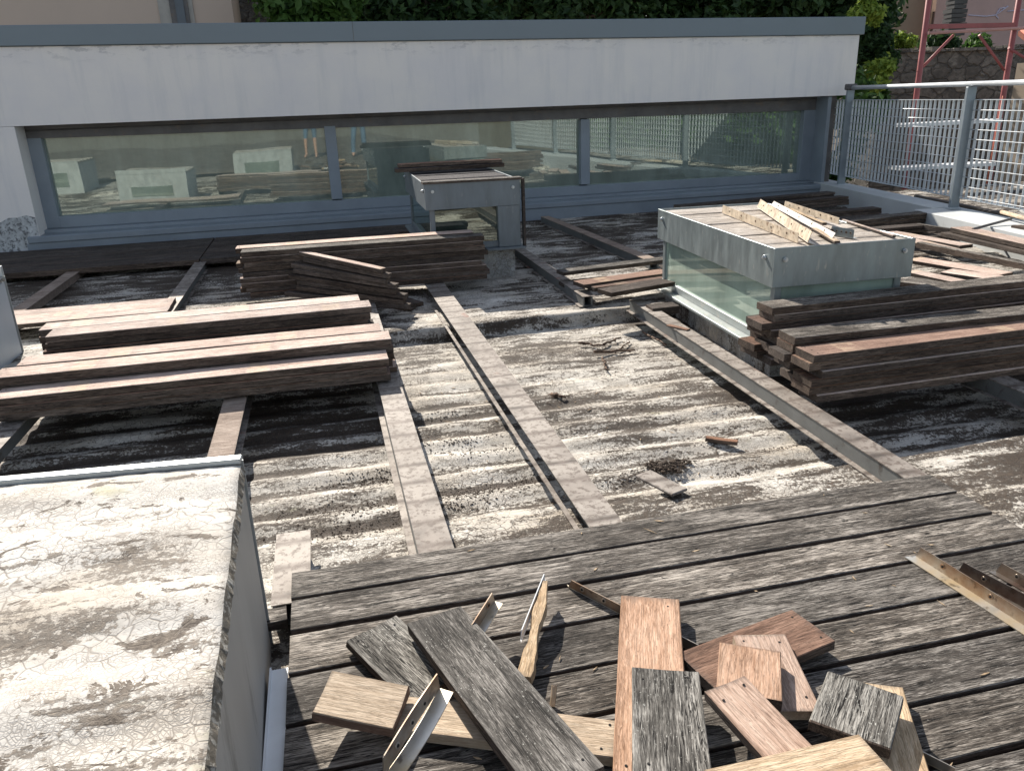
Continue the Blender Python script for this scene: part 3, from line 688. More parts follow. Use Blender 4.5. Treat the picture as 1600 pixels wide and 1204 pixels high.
# boards on the small skylight
gk = 'boards on the small skylight lid'
A = Py(618, 268, 7.5); B = Py(789, 261, 7.45); z0 = .735
board((A.x, 7.5, z0), (B.x, 7.47, z0), 'lower dark board lying across the lid of the small skylight', 'liddark', W=.14, T=.035, group=gk)
board((A.x+.03, 7.52, z0+.034), (B.x-.02, 7.48, z0+.034), 'upper brownish board lying across the lid of the small skylight', 'brown', W=.14, T=.03, group=gk)
board((.785, 6.40, .702), (1.59, 6.40, .702), 'thin board capping the front edge of the small skylight lid', 'deck', W=.10, T=.018, group=gk)
bm = BM(); box(bm, -.02, 0, 0, .05, -.28, .28); bev(bm, .002)
tag(obj('trim_board', bm, M_['deckdark'], M=Matrix.Translation((1.612, 6.40, .41))), 'thin dark board standing along the right corner of the small skylight', 'board')
# far right rows along the wall and kerb
gr_ = 'dark planks along the wall on the right'
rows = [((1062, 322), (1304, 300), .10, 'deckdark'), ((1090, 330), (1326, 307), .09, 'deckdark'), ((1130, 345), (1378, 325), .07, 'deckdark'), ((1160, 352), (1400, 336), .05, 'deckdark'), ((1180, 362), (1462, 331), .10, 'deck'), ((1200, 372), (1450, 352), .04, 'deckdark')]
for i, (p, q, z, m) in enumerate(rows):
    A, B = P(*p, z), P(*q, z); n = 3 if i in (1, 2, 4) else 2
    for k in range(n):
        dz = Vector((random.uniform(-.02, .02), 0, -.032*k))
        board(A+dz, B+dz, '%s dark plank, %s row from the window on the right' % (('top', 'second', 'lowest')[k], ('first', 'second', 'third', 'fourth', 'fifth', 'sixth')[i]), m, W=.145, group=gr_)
for i in range(3):
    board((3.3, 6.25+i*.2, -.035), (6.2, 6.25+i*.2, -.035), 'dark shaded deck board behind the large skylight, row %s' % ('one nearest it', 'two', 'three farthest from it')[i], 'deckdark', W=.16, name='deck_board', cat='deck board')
# reddish planks right of the large skylight
gp = 'reddish planks heaped at the right edge'
hb((1485, 355), (1620, 385), .10, 'thick pinkish plank on top of the heap at the right edge', 'pink', W=.17, T=.04, group=gp)
hb((1470, 363), (1620, 396), .055, 'dark plank right under the thick pinkish top plank at the right edge', 'edge', W=.16, T=.035, group=gp)
hb((1432, 378), (1620, 416), .06, 'grey edged plank slanting across the heap at the right edge', 'deck', W=.06, T=.045, group=gp)
hb((1432, 349), (1484, 357), .05, 'short grey board end behind the heap at the right edge', 'deck', W=.03, T=.05, group=gp, seg=2)
hb((1408, 374), (1500, 396), .02, 'pinkish plank far behind the slanting grey plank', 'pink', W=.14, group=gp)
hb((1380, 362), (1500, 384), .018, 'second pinkish plank far behind the slanting grey plank', 'pink', W=.14, group=gp)
hb((1416, 405), (1560, 430), .0, 'sunlit pinkish plank beside the right corner of the large skylight', 'pink', W=.17, group=gp)
hb((1414, 424), (1520, 446), -.01, 'lower pinkish plank beside the right corner of the large skylight', 'pink', W=.12, group=gp)
hb((1470, 425), (1620, 447), .0, 'reddish plank between the right stack and the slanting plank', 'pink', W=.17, group=gp)
hb((1405, 440), (1500, 452), -.03, 'dark grey plank on the roof behind the right stack', 'deck', W=.2, group=gp)
# ------------------------------------------------------------------ foreground heap
gh = 'offcuts heaped on the foreground deck'
def off(p, q, z, zq, label, mat, W=.142, side=1, T=.026, smat='edge', roll=0, rag=.003, seg=6, sp=None):
    A, B = P(*p, z), P(*q, zq)
    return board(A, B, label, mat, W=W, T=T, side=side, roll=roll, group=gh, name='offcut', cat='wood offcut', smat=smat, rag=rag, seg=seg)
off((611, 1140), (964, 1183), .032, .034, 'long tan board lying flat beneath the dark board in the heap', 'tan', W=.105, side=1, smat='tan')
off((640, 1099), (540, 999), .030, .038, 'short split grey board at the left end of the heap', 'grey', W=.150, side=-1, rag=.006)
off((487, 1113), (614, 1137), .085, .065, 'tan board propped at the left front of the heap', 'tan', W=.125, side=1, smat='brown', roll=.05)
off((637, 974), (836, 1245), .075, .115, 'long dark speckled board lying across the left of the heap', 'greydark', W=.148, side=1, T=.03, smat='edge')
off((958, 1215), (970, 930), .06, .05, 'upright looking pinkish brown board in the middle of the heap', 'fresh', W=.152, side=-1, T=.028)
off((990, 1215), (987, 1042), .10, .085, 'short grey board lying on the pinkish board in the middle of the heap', 'grey', W=.148, side=-1, T=.024)
def endboard(c1, c2, z, L, label, mat, T=.026, dz=0, **k):
    """offcut given by the two corners of its far end; runs L towards the viewer"""
    a, b = P(*c1, z), P(*c2, z); d = (b-a).normalized(); p = Vector((d.y, -d.x, 0))
    if p.y > 0: p = -p
    e_ = b+p*L+Vector((0, 0, dz))
    return board(e_, b, label, mat, W=(b-a).length, T=T, side=1, group=gh, name='offcut', cat='wood offcut', seg=6, **k)
endboard((1237, 951), (1306, 1001), .045, .36, 'dark stained board pointing up right behind the heap', 'brown')
off((1190, 1110), (1146, 992), .065, .07, 'tan board hidden behind the short upright board with a white painted end', 'fresh', W=.125, side=-1, smat='tan')
off((1118, 1075), (1126, 1003), .10, .10, 'short tan board with three screw holes standing out of the heap', 'fresh', W=.135, side=-1)
off((1101, 1079), (1240, 1235), .125, .11, 'broad pink board slanting across the right of the heap', 'fresh', W=.105, side=1, T=.024)
off((1372, 1250), (1330, 1063), .035, .035, 'cream board end under the grey square at the right of the heap', 'tan', W=.11, side=-1, smat='tan')
off((1265, 1124), (1292, 1050), .08, .08, 'squarish cracked grey offcut at the right of the heap', 'grey', W=.155, side=-1, rag=.006)
A, B = P(1100, 1199, .15), P(1342, 1147, .14)
M = board(B, A, 'orange tan board cut off by the bottom edge of the picture', 'tan', W=.12, T=.028, side=1, name='offcut', cat='wood offcut', group=gh, smat='tan')
off((858, 1101), (861, 1070), .004, .045, 'thin pale splinter poking up behind the dark board', 'tan', W=.012, side=-1, T=.008, seg=2)
# splinter with white metal
def splinter(p, q, z, zq, label):
    A, B = P(*p, z), P(*q, zq); L = (B-A).length; b = BM(); rn = random.Random(5); secs = []
    n = 16
    for i in range(n+1):
        t = i/n; wd = .019-.006*t+.004*math.sin(t*11)+.005*mnoise.noise((t*9, 2, 3)); hh = .012+.006*mnoise.noise((t*7, 5, 3))
        x = t*L
        secs.append([b.verts.new((x, -wd+.004*mnoise.noise((t*20, 1, 1)), -hh)), b.verts.new((x, -wd*.9, hh)), b.verts.new((x, wd*.6+.006*mnoise.noise((t*23, 9, 1)), hh)), b.verts.new((x, wd, -hh))])
    for i in range(n):
        for k in range(4): b.faces.new((secs[i][k], secs[i+1][k], secs[i+1][(k+1) % 4], secs[i][(k+1) % 4]))
    b.faces.new(secs[0]); b.faces.new(secs[-1][::-1]); bmesh.ops.recalc_face_normals(b, faces=b.faces)
    x = (B-A).normalized(); y = Vector((0, 0, 1)).cross(x).normalized(); z_ = x.cross(y); M = Matrix.Identity(4)
    for i, v in enumerate((x, y, z_)):
        for r in range(3): M[r][i] = v[r]
    M.translation = A
    return tag(obj('wood_splinter', b, M_['tan'], M=M), label, 'splinter')
splinter((818, 1062), (851, 912), .025, .058, 'long jagged wood splinter standing up behind the dark board')
# steel angles
def angle(A, B, wv, wh, label, group='steel angle offcuts', side=1, mv='angle', mh='anglebright', bend=0, th=.0025, holes=(.15, .4, .65, .9), roll=0, name='steel_angle'):
    """corner line A->B on the deck; vertical flange up by wv, flat flange to the side by wh"""
    A, B = Vector(A), Vector(B); L = (B-A).length; x = (B-A).normalized(); y = Vector((0, 0, 1)).cross(x).normalized()
    if side < 0: y = -y
    z = Vector((0, 0, 1)); z = (z-x*z.dot(x)).normalized()
    if roll: R = Matrix.Rotation(roll, 3, x); y = R@y; z = R@z
    t = thing(name, label, 'steel angle', A, group)
    n = 14
    def strip(u, v, w, mat, nm, skew=.0):
        b = BM(); rows = []
        for i in range(n+1):
            s_ = i/n; off = u*(bend*math.sin(s_*PI)*1.0)
            x0 = x*(L*s_); sk = x*(skew*(1-s_) if i == 0 else 0)
            rows.append([b.verts.new(x0+off), b.verts.new(x0+off+u*w+sk), b.verts.new(x0+off+u*w+v*th+sk), b.verts.new(x0+off+v*th)])
        for i in range(n):
            for k in range(4): b.faces.new((rows[i][k], rows[i+1][k], rows[i+1][(k+1) % 4], rows[i][(k+1) % 4]))
        b.faces.new(rows[0]); b.faces.new(rows[-1][::-1]); bmesh.ops.recalc_face_normals(b, faces=b.faces)
        return obj(nm, b, mat, t, Matrix.Translation(A))
    f = strip(z, y, wv, M_[mv], 'upright_flange', .012); strip(y, -z, wh, M_[mh], 'flat_flange', -.01)
    for h in holes:
        b = BM(); c = x*(L*h)+z*(wv*.55); tube(b, c-y*.0012, c+y*(th+.0015), .0075, 12); tube(b, c-y*.003, c+y*(th+.003), .0035, 8, mi=1)
        obj('screw_hole', b, [M_['angle'], M_['black']], f, Matrix.Translation(A))
    return t
# three on the right of the deck
A, B = P(1440, 874, .004), P(1640, 1002, .004); d = (B-A).normalized()
angle(P(1432, 868, .004)+Vector((.0, .0, 0)), P(1432, 868, .004)+d*.62, .036, .034, 'cream edged steel angle lying on the deck, nearest of three at the right edge', side=-1, mv='angle')
A, B = P(1497, 893, .004), P(1600, 948, .004); d = (B-A).normalized()
angle(A, A+d*.5, .038, .02, 'dark steel angle, middle of three at the right edge of the deck', side=-1, mv='angledark', mh='angledark')
A, B = P(1557, 892, .004), P(1600, 916, .004); d = (B-A).normalized()
angle(A, A+d*.4, .034, .02, 'shortest showing steel angle, farthest right of three on the deck', side=-1, mv='angle', mh='angledark')
# bent one in the heap, others
angle(P(598, 1214, .10), P(686, 1074, .13), .042, .034, 'bent brown and white steel angle sticking out of the heap on the left', side=-1, bend=.005, holes=(.25, .5, .72))
angle(P(738, 992, .05), P(772, 938, .085), .032, .026, 'small steel angle poking out behind the dark board', side=-1, holes=(.75,))
angle(P(888, 916, .004), P(1092, 1022, .004), .026, .006, 'thin steel angle lying under the pinkish board', side=1, holes=(.12, .3))
angle(P(813, 998, .03), P(850, 905, .055), .020, .005, 'white steel strip behind the jagged splinter', side=-1, mv='white', mh='white', holes=())
angle(P(1428, 1180, .004), P(1490, 1212, .004), .02, .012, 'small steel angle end at the bottom right of the heap', side=1, holes=())
# steel scraps on the large skylight
LZ = .535
def sangle(p, q, wv, wh, label, side=-1, zz=0, mv='anglerust', mh='anglerust', roll=0):
    return angle(P(*p, LZ+zz), P(*q, LZ+zz), wv, wh, label, 'steel scraps on the large skylight', side=side, mv=mv, mh=mh, holes=(.12, .3, .5, .7, .88), roll=roll, th=.003)
M_['anglerust'] = plain('whitewashed_rusty_steel', (.55, .46, .35), .6, metal=.2, var=.3, scale=18, dirt=(.2, .12, .07), dthr=.55)
M_['anglewhite'] = plain('whitewashed_steel', (.66, .61, .54), .55, metal=.2, var=.12, scale=10, dirt=(.3, .22, .15), dthr=.62)
sangle((1128, 332), (1246, 379), .05, .01, 'striped rusty steel strip on edge, nearest on the large skylight', side=1)
sangle((1183, 323), (1262, 378), .055, .045, 'long whitewashed steel angle in the middle of the large skylight', mv='anglerust', mh='anglewhite', side=1, zz=.012, roll=-.3)
sangle((1205, 320), (1300, 372), .03, .04, 'second whitewashed steel angle crossing the large skylight', mv='anglewhite', mh='anglewhite', side=1, zz=.02, roll=-.5)
sangle((1225, 322), (1310, 350), .035, .02, 'rusty holed steel strip farthest on the large skylight', mv='anglerust', side=1, zz=.02)
sangle((1296, 366), (1333, 372), .045, .03, 'short galvanised steel bracket on the large skylight', mv='galv', mh='galvside', side=1, zz=.0)
board(P(1315, 342, LZ+.01), P(1395, 368, LZ+.01), 'thin reddish stick lying over the far corner of the large skylight', 'pink', W=.018, T=.014, seg=3)
board(P(1268, 356, LZ+.03), P(1304, 376, LZ+.02), 'small pale wood chip between the steel scraps on the large skylight', 'tan', W=.03, T=.012, seg=3)
board(P(1232, 325, LZ+.03), P(1285, 348, LZ+.03), 'thin pale batten among the steel scraps on the large skylight', 'tan', W=.025, T=.015, seg=3)
# ------------------------------------------------------------------ debris on the roof
def rz(x, y): return float(roofz(np.array([x]), np.array([y]))[0])
def clod(bm, c, r, sq=.5, rn=random):
    m = Matrix.Translation(c) @ Matrix.Diagonal((r*rn.uniform(.7, 1.5), r*rn.uniform(.6, 1.1), r*sq, 1))
    v = bmesh.ops.create_icosphere(bm, subdivisions=1, radius=1, matrix=m)['verts']
    for k in v: k.co += Vector((rn.uniform(-.3, .3), rn.uniform(-.3, .3), rn.uniform(-.25, .25)))*r
bm = BM(); rn = random.Random(11)
spots = [(1045, 728, .07, 60), (905, 590, .03, 0), (875, 620, .04, 30), (960, 705, .04, 22), (1150, 735, .05, 34), (930, 545, .06, 26), (770, 660, .06, 0), (850, 745, .07, 40), (745, 765, .12, 120), (540, 830, .14, 110), (590, 745, .13, 110), (720, 690, .10, 50), (690, 650, .08, 30), (1210, 700, .06, 20), (1130, 690, .06, 20), (1000, 745, .08, 50), (640, 700, .05, 20), (560, 790, .12, 80), (770, 705, .1, 50), (1240, 745, .05, 20), (870, 575, .1, 12), (700, 790, .1, 60), (470, 800, .08, 30), (1100, 640, .2, 14), (950, 640, .3, 18)]
for (px, py, sp, k) in spots:
    c = P(px, py, -.175)
    for i in range(k*3):
        x, y = c.x+rn.gauss(0, sp), c.y+rn.gauss(0, sp*.28); r = rn.uniform(.0012, .0042)
        clod(bm, Vector((x, y, rz(x, y)+r*.3)), r, rn=rn)
tag(obj('dirt_litter', bm, M_['dirtm']), 'dark crumbs of soil and moss scattered in the roof valleys', 'dirt', kind='stuff')
def twig(bm, p, q, z, r, rn):
    A, B = P(*p, z), P(*q, z); n = 5; pts = [A.lerp(B, i/n)+Vector((rn.uniform(-1, 1), rn.uniform(-1, 1), rn.uniform(0, 1)))*r*1.5 for i in range(n+1)]
    for i in range(n): tube(bm, pts[i], pts[i+1], r*(1-.5*i/n), 5, r1=r*(1-.5*(i+1)/n))
for i, (p, q, r, lab) in enumerate([((905, 537), (945, 541), .009, 'dark curled bark strip, farthest left on the sunny roof'), ((930, 553), (990, 548), .010, 'long dark bark strip in the middle of the bark scraps'), ((945, 540), (968, 528), .008, 'short upright bark scrap behind the long one'), ((965, 548), (985, 532), .006, 'thin bark scrap right of the others'),
        ((940, 560), (950, 580), .007, 'small bark scrap with a black end below the others'), ((1005, 520), (1040, 540), .008, 'brown stick in the shade beside the long joist'), ((862, 617), (885, 620), .010, 'black moss clump in the sunny roof middle')]):
    bm = BM(); twig(bm, p, q, -.165, r, rn)
    for k in range(6):
        t = rn.random(); c = P(*p, -.165).lerp(P(*q, -.165), t); clod(bm, c+Vector((rn.uniform(-.02, .02), rn.uniform(-.02, .02), 0)), .006, rn=rn)
    tag(obj('bark_scrap', bm, M_['bark']), lab, 'bark scrap', 'bark scraps on the sunny roof')
bm = BM(); rt = random.Random(8)
for i in range(90):
    x, y = (rt.uniform(.9, 1.9), rt.uniform(2.7, 4.9)) if rt.random() < .6 else (rt.uniform(-.3, .7), rt.uniform(2.5, 4.6))
    t_ = rt.uniform(0, PI); L = rt.uniform(.008, .035); z = rz(x, y)+.003; d = Vector((math.cos(t_), math.sin(t_)*.6, rt.uniform(0, .15)))*L; p = Vector((x, y, z)); m_ = p+d*.5+Vector((rt.uniform(-.004, .004), rt.uniform(-.004, .004), .003))
    tube(bm, p, m_, rt.uniform(.0008, .0022), 4, r1=.0012); tube(bm, m_, p+d, .0012, 4, r1=.0006)
tag(obj('twig_litter', bm, M_['bark']), 'thin dry twigs and bark shreds strewn over the sunny roof', 'twigs', kind='stuff')
hb((1102, 684), (1152, 690), -.15, 'small brown wood block lying on the sunny roof', 'brown', W=.03, T=.018, seg=2)
bm = BM(); rn2 = random.Random(4)
for (px, py) in ((1045, 728), (1052, 735), (1030, 733), (1020, 727), (1062, 724)):
    for k in range(60):
        c = P(px, py, -.165); clod(bm, c+Vector((rn2.gauss(0, .025), rn2.gauss(0, .012), rn2.uniform(0, .012))), rn2.uniform(.003, .009), rn=rn2)
tag(obj('soil_clump', bm, M_['dirtm']), 'largest black clump of soil on the sunny roof near the deck', 'soil clump', kind='stuff')
# splinters and chips left by the dismantling
bm = BM(); rc = random.Random(21)
def chip(bm, x, y, z):
    L = rc.uniform(.004, .016)*(1+(rc.random() > .9)); w = rc.uniform(.0008, .0028); t = rc.uniform(0, PI); d = Vector((math.cos(t), math.sin(t), rc.uniform(-.1, .2)))*L; p = Vector((-math.sin(t), math.cos(t), 0))*w
    c = Vector((x, y, z)); prism(bm, [c-d-p*.3, c-d*.2-p, c+d, c+p], (0, 0, rc.uniform(.001, .003)))
for i in range(110):
    if i < 55: x, y, z = rc.uniform(-.15, 1.9), min(2.1, max(.9, rc.gauss(1.45, .3))), .0012
    else: x = rc.uniform(-.1, 1.85); y = rc.uniform(2.6, 4.9); z = rz(x, y)+.002
    chip(bm, x, y, z)
tag(obj('wood_chips', bm, M_['tan']), 'small pale wood chips scattered over deck and roof', 'wood chips', kind='stuff')
# loose things lying on the joist
hb((1041, 508), (1073, 515), -.018, 'thin bark coloured chip lying on top of the long joist', 'brown', W=.035, T=.008, seg=2)
bm = BM(); A = P(1020, 752, -.09); box(bm, -.04, .04, -.10, .10, 0, .012); bev(bm, .003)
tag(obj('angled_bracket', bm, M_['joist'], M=Matrix.Translation(A+Vector((.02, -.03, 0))) @ Matrix.Rotation(.35, 4, 'Z')), 'pale flat bracket on the roof by the deck edge', 'bracket')
# ------------------------------------------------------------------ kerb and railing
K0 = Vector((6.60, 9.9, .115)); K1 = Vector((6.13, 6.85, .115)); kd = (K1-K0).normalized(); kn = Vector((-kd.y, kd.x, 0))
if kn.x < 0: kn = -kn
def kp(s, o, z): p = K0+kd*s+kn*o; return Vector((p.x, p.y, z))
bm = BM(); prism(bm, [kp(-.6, -.16, -.25), kp(3.0, -.16, -.25), kp(3.0, .14, -.25), kp(-.6, .14, -.25)], (0, 0, .365)); bev(bm, .006)
kb = obj('kerb_wall', bm, M_['curb']); tag(kb, 'pale concrete kerb running under the metal railing from the building', 'kerb')
bm = BM(); prism(bm, [kp(3.0, -.34, -.25), kp(12, -.34, -.25), kp(12, .14, -.25), kp(3.0, .14, -.25)], (0, 0, .355)); bev(bm, .006)
tag(obj('kerb_wall', bm, M_['curb']), 'wider sunlit part of the pale kerb at the right edge', 'kerb')
fence = thing('railing', 'galvanised grating railing with a round top rail on the right', 'railing', K0)
S1 = .72; SP = 2.39
for k in range(5):
    s_ = S1+SP*k; b = BM()
    prism(b, [kp(s_-.02, -.045, .11), kp(s_+.02, -.045, .11), kp(s_+.02, .045, .11), kp(s_-.02, .045, .11)], (0, 0, 1.14)); bev(b, .004)
    po = obj('post', b, M_['fencepost'], fence)
    if k == 0:
        b = BM(); prism(b, [kp(s_-.05, -.06, 1.25), kp(s_+.05, -.06, 1.25), kp(s_+.05, .06, 1.25), kp(s_-.05, .06, 1.25)], (0, 0, .07)); bev(b, .01); obj('rail_clamp', b, M_['framedark'], po)
    b = BM(); prism(b, [kp(s_-.045, -.06, .111), kp(s_+.045, -.06, .111), kp(s_+.045, .06, .111), kp(s_-.045, .06, .111)], (0, 0, .012)); obj('base_plate', b, M_['fence'], po)
b = BM(); tube(b, kp(S1-.05, 0, 1.275), kp(12, 0, 1.275), .024, 12); obj('top_rail', b, M_['fencebright'], fence)
for k in range(-1, 4):
    s0 = (S1+SP*k+.05) if k >= 0 else -.35; s1 = S1+SP*(k+1)-.05
    z0, z1 = .215, 1.13
    pan = obj('grating_panel', (lambda b: ([prism(b, [kp(s0, .02, z), kp(s1, .02, z), kp(s1, .06, z), kp(s0, .06, z)], (0, 0, .006)) for z in (z0, z1)], b)[1])(BM()), M_['fence'], fence)
    b = BM(); n = int((s1-s0)/.078)
    for i in range(n+1):
        s_ = s0+(s1-s0)*i/n; prism(b, [kp(s_-.0025, .016, z0), kp(s_+.0025, .016, z0), kp(s_+.0025, .040, z0), kp(s_-.0025, .040, z0)], (0, 0, z1-z0))
    o = obj('flat_bars', b, M_['fence'], pan); 
    b = BM(); z = z0+.03
    while z < z1: tube(b, kp(s0, .017, z), kp(s1, .015, z), .0038, 6); z += .0885
    obj('cross_rods', b, M_['fencebright'], pan)
# clutter on the kerb
bm = BM(); tube(bm, kp(2.1, .20, .10), kp(11, .20, .10), .03, 8)
tag(obj('dark_pipe', bm, plain('dark_pipe_paint', (.07, .055, .045), .6)), 'dark pipe running behind the railing posts at kerb height', 'pipe')
bm = BM(); tube(bm, P(1565, 331, .17), P(1640, 352, .15), .018, 8)
tag(obj('wooden_pole', bm, M_['tan']), 'light wooden pole lying on the kerb at the right edge', 'pole')
bm = BM(); tube(bm, P(1520, 358, .10), P(1580, 342, .15), .012, 8)
tag(obj('dark_rod', bm, M_['framedark']), 'dark thin rod leaning on the kerb at the right edge', 'rod')
bm = BM(); A = P(1575, 322, .2); B = P(1625, 345, .2); prism(bm, [A, B, B+Vector((.03, .05, 0)), A+Vector((.03, .05, 0))], (0, 0, .02))
tag(obj('grey_strip', bm, M_['galvside']), 'grey metal strip resting against the railing at the right edge', 'metal strip')
for i in range(2):
    hb((1580+i*5, 352+i*6), (1625, 360+i*6), .125-.03*i, '%s short dark board end on the kerb at the right edge' % ('upper', 'lower')[i], 'edge', W=.1, seg=2)
# ------------------------------------------------------------------ scaffold frame beyond the railing
def pyt(px, py, Y, r, px2, py2, Y2=None, bm=None, n=10):
    b = bm or BM(); tube(b, Py(px, py, Y), Py(px2, py2, Y if Y2 is None else Y2), r, n); return b
sc = thing('scaffold_frame', 'red painted scaffold frame with diagonal braces beyond the railing', 'scaffold', Py(1410, 300, 10.5))
SY = 10.6
A0, A1 = Py(1449, -30, SY), Py(1410, 300, SY); A1.x = A0.x = (A0.x+A1.x)/2; 
lp = Py(1432, 150, SY); rp = Py(1571, 130, SY)
for p in (lp, rp):
    b = BM(); tube(b, (p.x, SY, -3), (p.x, SY, 4.5), .040, 12); obj('upright', b, M_['red'], sc)
zt_ = Py(1500, 41, SY).z; b = BM(); box(b, lp.x, rp.x, SY-.03, SY+.03, zt_-.03, zt_+.03); obj('cross_beam', b, M_['red'], sc)
zb_ = Py(1450, 52, SY-.1).z
b = BM(); tube(b, (lp.x-.02, SY-.09, zb_), (rp.x+1.5, SY-.09, Py(1600, 46, SY-.1).z+.05), .022, 10); obj('rail_tube', b, plain('pale_red_tube', (.45, .25, .22), .5), sc)
for (p, q) in (((1434, 113), (1490, 55)), ((1530, 55), (1569, 110))):
    b = BM(); tube(b, Py(*p, SY), Py(*q, SY), .02, 8); obj('knee_brace', b, M_['red'], sc)
b = BM(); tube(b, Py(1576, 75, SY-.05), Py(1640, 115, SY-.05), .02, 8); obj('brace', b, M_['red'], sc)
cb = BM(); tube(cb, Py(1567, 150, SY-.3), Py(1533, 330, SY-.3), .008, 6)
tag(obj('orange_cable', cb, plain('orange_rope', (.75, .22, .12), .6)), 'thin orange red cord hanging beside the right scaffold upright', 'cord')
# white rack behind the grating
rk = thing('white_rack', 'white metal rack with two levels seen through the grating', 'rack', Py(1440, 310, 9.9))
RY = 10.0
for (x0, y0, x1, y1) in ((1420, 199, 1566, 191), (1410, 267, 1556, 259)):
    b = BM(); A, B = Py(x0, y0, RY), Py(x1, y1, RY); prism(b, [A, B, B+Vector((0, .3, 0)), A+Vector((0, .3, 0))], (0, 0, .045)); obj('shelf', b, M_['white'], rk)
for (x0, y0, x1, y1) in ((1458, 200, 1440, 312), (1527, 200, 1507, 325)):
    b = BM(); A, B = Py(x0, y0, RY-.02), Py(x1, y1, RY-.02); B.x = A.x = (A.x+B.x)/2; A.z += .05; tube(b, A, (A.x, A.y, -3), .016, 8); obj('post', b, M_['white'], rk)
# ------------------------------------------------------------------ background walls and houses
def facade(name, label, cat, px0, px1, Y, z0, z1, mat, depth=4, group=None, X0=None, X1=None):
    x0 = Py(px0, 20, Y).x if X0 is None else X0; x1 = Py(px1, 20, Y).x if X1 is None else X1
    t = thing(name, label, cat, ((x0+x1)/2, Y, z0), group)
    b = BM(); box(b, x0, x1, Y, Y+depth, z0, z1); obj('wall', b, mat, t); return t, x0, x1
M_['pinkwall'] = plain('pinkish_plaster', (.52, .42, .35), .9, var=.05, scale=.6, bump=.1)
M_['beige'] = plain('beige_plaster', (.33, .27, .21), .9, var=.08, scale=.7)
M_['cream'] = plain('cream_plaster', (.85, .80, .66), .9, var=.05, scale=.7)
M_['mauve'] = plain('mauve_plaster', (.42, .30, .28), .9, var=.1, scale=1.5)
def stone_mat():
    s = N('rubble_stone', .95); v = s.coord('Object', rnd=False, scale=(1, 1, 1.5))
    wn = s.n('TexNoise'); s.l(v, wn.inputs['Vector']); wn.inputs['Scale'].default_value = 5; va = s.n('VectorMath', operation='MULTIPLY_ADD'); s.l(wn.outputs['Color'], va.inputs[0]); va.inputs[1].default_value = (.22, .22, .22); s.l(v, va.inputs[2]); v = va.outputs[0]
    vv = s.vor(v, 2.3, 'F1', .8, 'Color'); ed = s.vor(v, 2.3, rnd=.8); sx = s.n('SeparateColor'); s.l(vv, sx.inputs[0])
    c = s.ramp(sx.outputs[0], [(0, (.11, .10, .09)), (.5, (.16, .145, .13)), (1, (.24, .215, .19))])
    n1 = s.noise(v, 7, 8, .75); c = s.mix(s.ramp(n1, [(.42, 0), (.60, .75)]), c, (.07, .066, .06)); n4 = s.noise(v, 3, 6, .7); c = s.mix(s.ramp(n4, [(.55, 0), (.68, .6)]), c, (.30, .28, .25))
    c = s.mix(s.ramp(ed, [(.0, .4), (.10, 0)]), c, (.06, .055, .05))
    return s.done(c, nor=s.bump(s.math('ADD', s.ramp(ed, [(0, 0), (.08, 1)]), s.math('MULTIPLY', n1, .5)), .8, .05))
M_['stone'] = stone_mat()
hs, x0, x1 = facade('house', 'pinkish plastered house behind the roof edge at top left', 'house', -300, 364, 17, -3, 5.6, M_['pinkwall'], 6)
wx0, wx1 = Py(249, 20, 17).x, Py(303, 20, 17).x
wn = obj('window', (lambda b: (box(b, wx0, wx1, 16.97, 17.02, 1.6, 4.6), b)[1])(BM()), plain('window_reveal_plaster', (.38, .36, .33), .9), hs)
obj('pane', (lambda b: (box(b, wx0+.2, wx1-.08, 16.94, 16.965, 1.6, 4.5), b)[1])(BM()), M_['framedark'], wn)
obj('shutter', (lambda b: (box(b, wx0+.3, wx1-.15, 16.92, 16.938, 2.0, 4.4), b)[1])(BM()), plain('grey_shutter', (.12, .14, .16), .6), wn)
facade('stone_wall', 'dark stone wall between the pinkish house and the trees', 'wall', 362, 470, 19, -3, 7, M_['stone'], 1)
# right: stone wall
zt1 = Py(1500, 80, 17).z
t, x0, x1 = facade('stone_wall', 'old rubble stone wall beyond the scaffold on the right', 'wall', 1388, 2100, 17, -3, zt1, M_['stone'], 1)
b = BM(); rn3 = random.Random(3)
x = x0
while x < x1:
    wdt = rn3.uniform(.25, .6); box(b, x, x+wdt-.02, 16.9, 17.5, zt1, zt1+rn3.uniform(.02, .12)); x += wdt
obj('wall_capping', b, M_['stone'], t)
facade('house', 'beige house wall in the shade behind the ivy at top right', 'house', 1384, 1455, 25, -3, 8, M_['beige'], 5)
hb2, x0, x1 = facade('house', 'narrow cream house front between the scaffold and the stacked tiles', 'house', 1449, 1478, 26, -3, 8, M_['cream'], 5)
obj('window', (lambda b: (box(b, x0+.22, x0+.36, 25.95, 26.01, 2.6, 3.6), b)[1])(BM()), M_['framedark'], hb2)
mv, x0, x1 = facade('garden_wall', 'mauve plaster wall with blue and white scrawled graffiti at top right', 'wall', 1497, 1900, 23, -3, 7, M_['mauve'], 1)
b = BM()
for pts in ([(1513, 24), (1540, 26), (1556, 24), (1575, 10)], [(1556, 24), (1562, 14), (1570, 12)], [(1556, 24), (1560, 30)], [(1574, 18), (1600, 16)]):
    for p, q in zip(pts, pts[1:]): tube(b, Py(*p, 22.985), Py(*q, 22.985), .02, 5)
obj('graffiti', b, plain('pale_blue_paint', (.50, .48, .60), .8), mv)
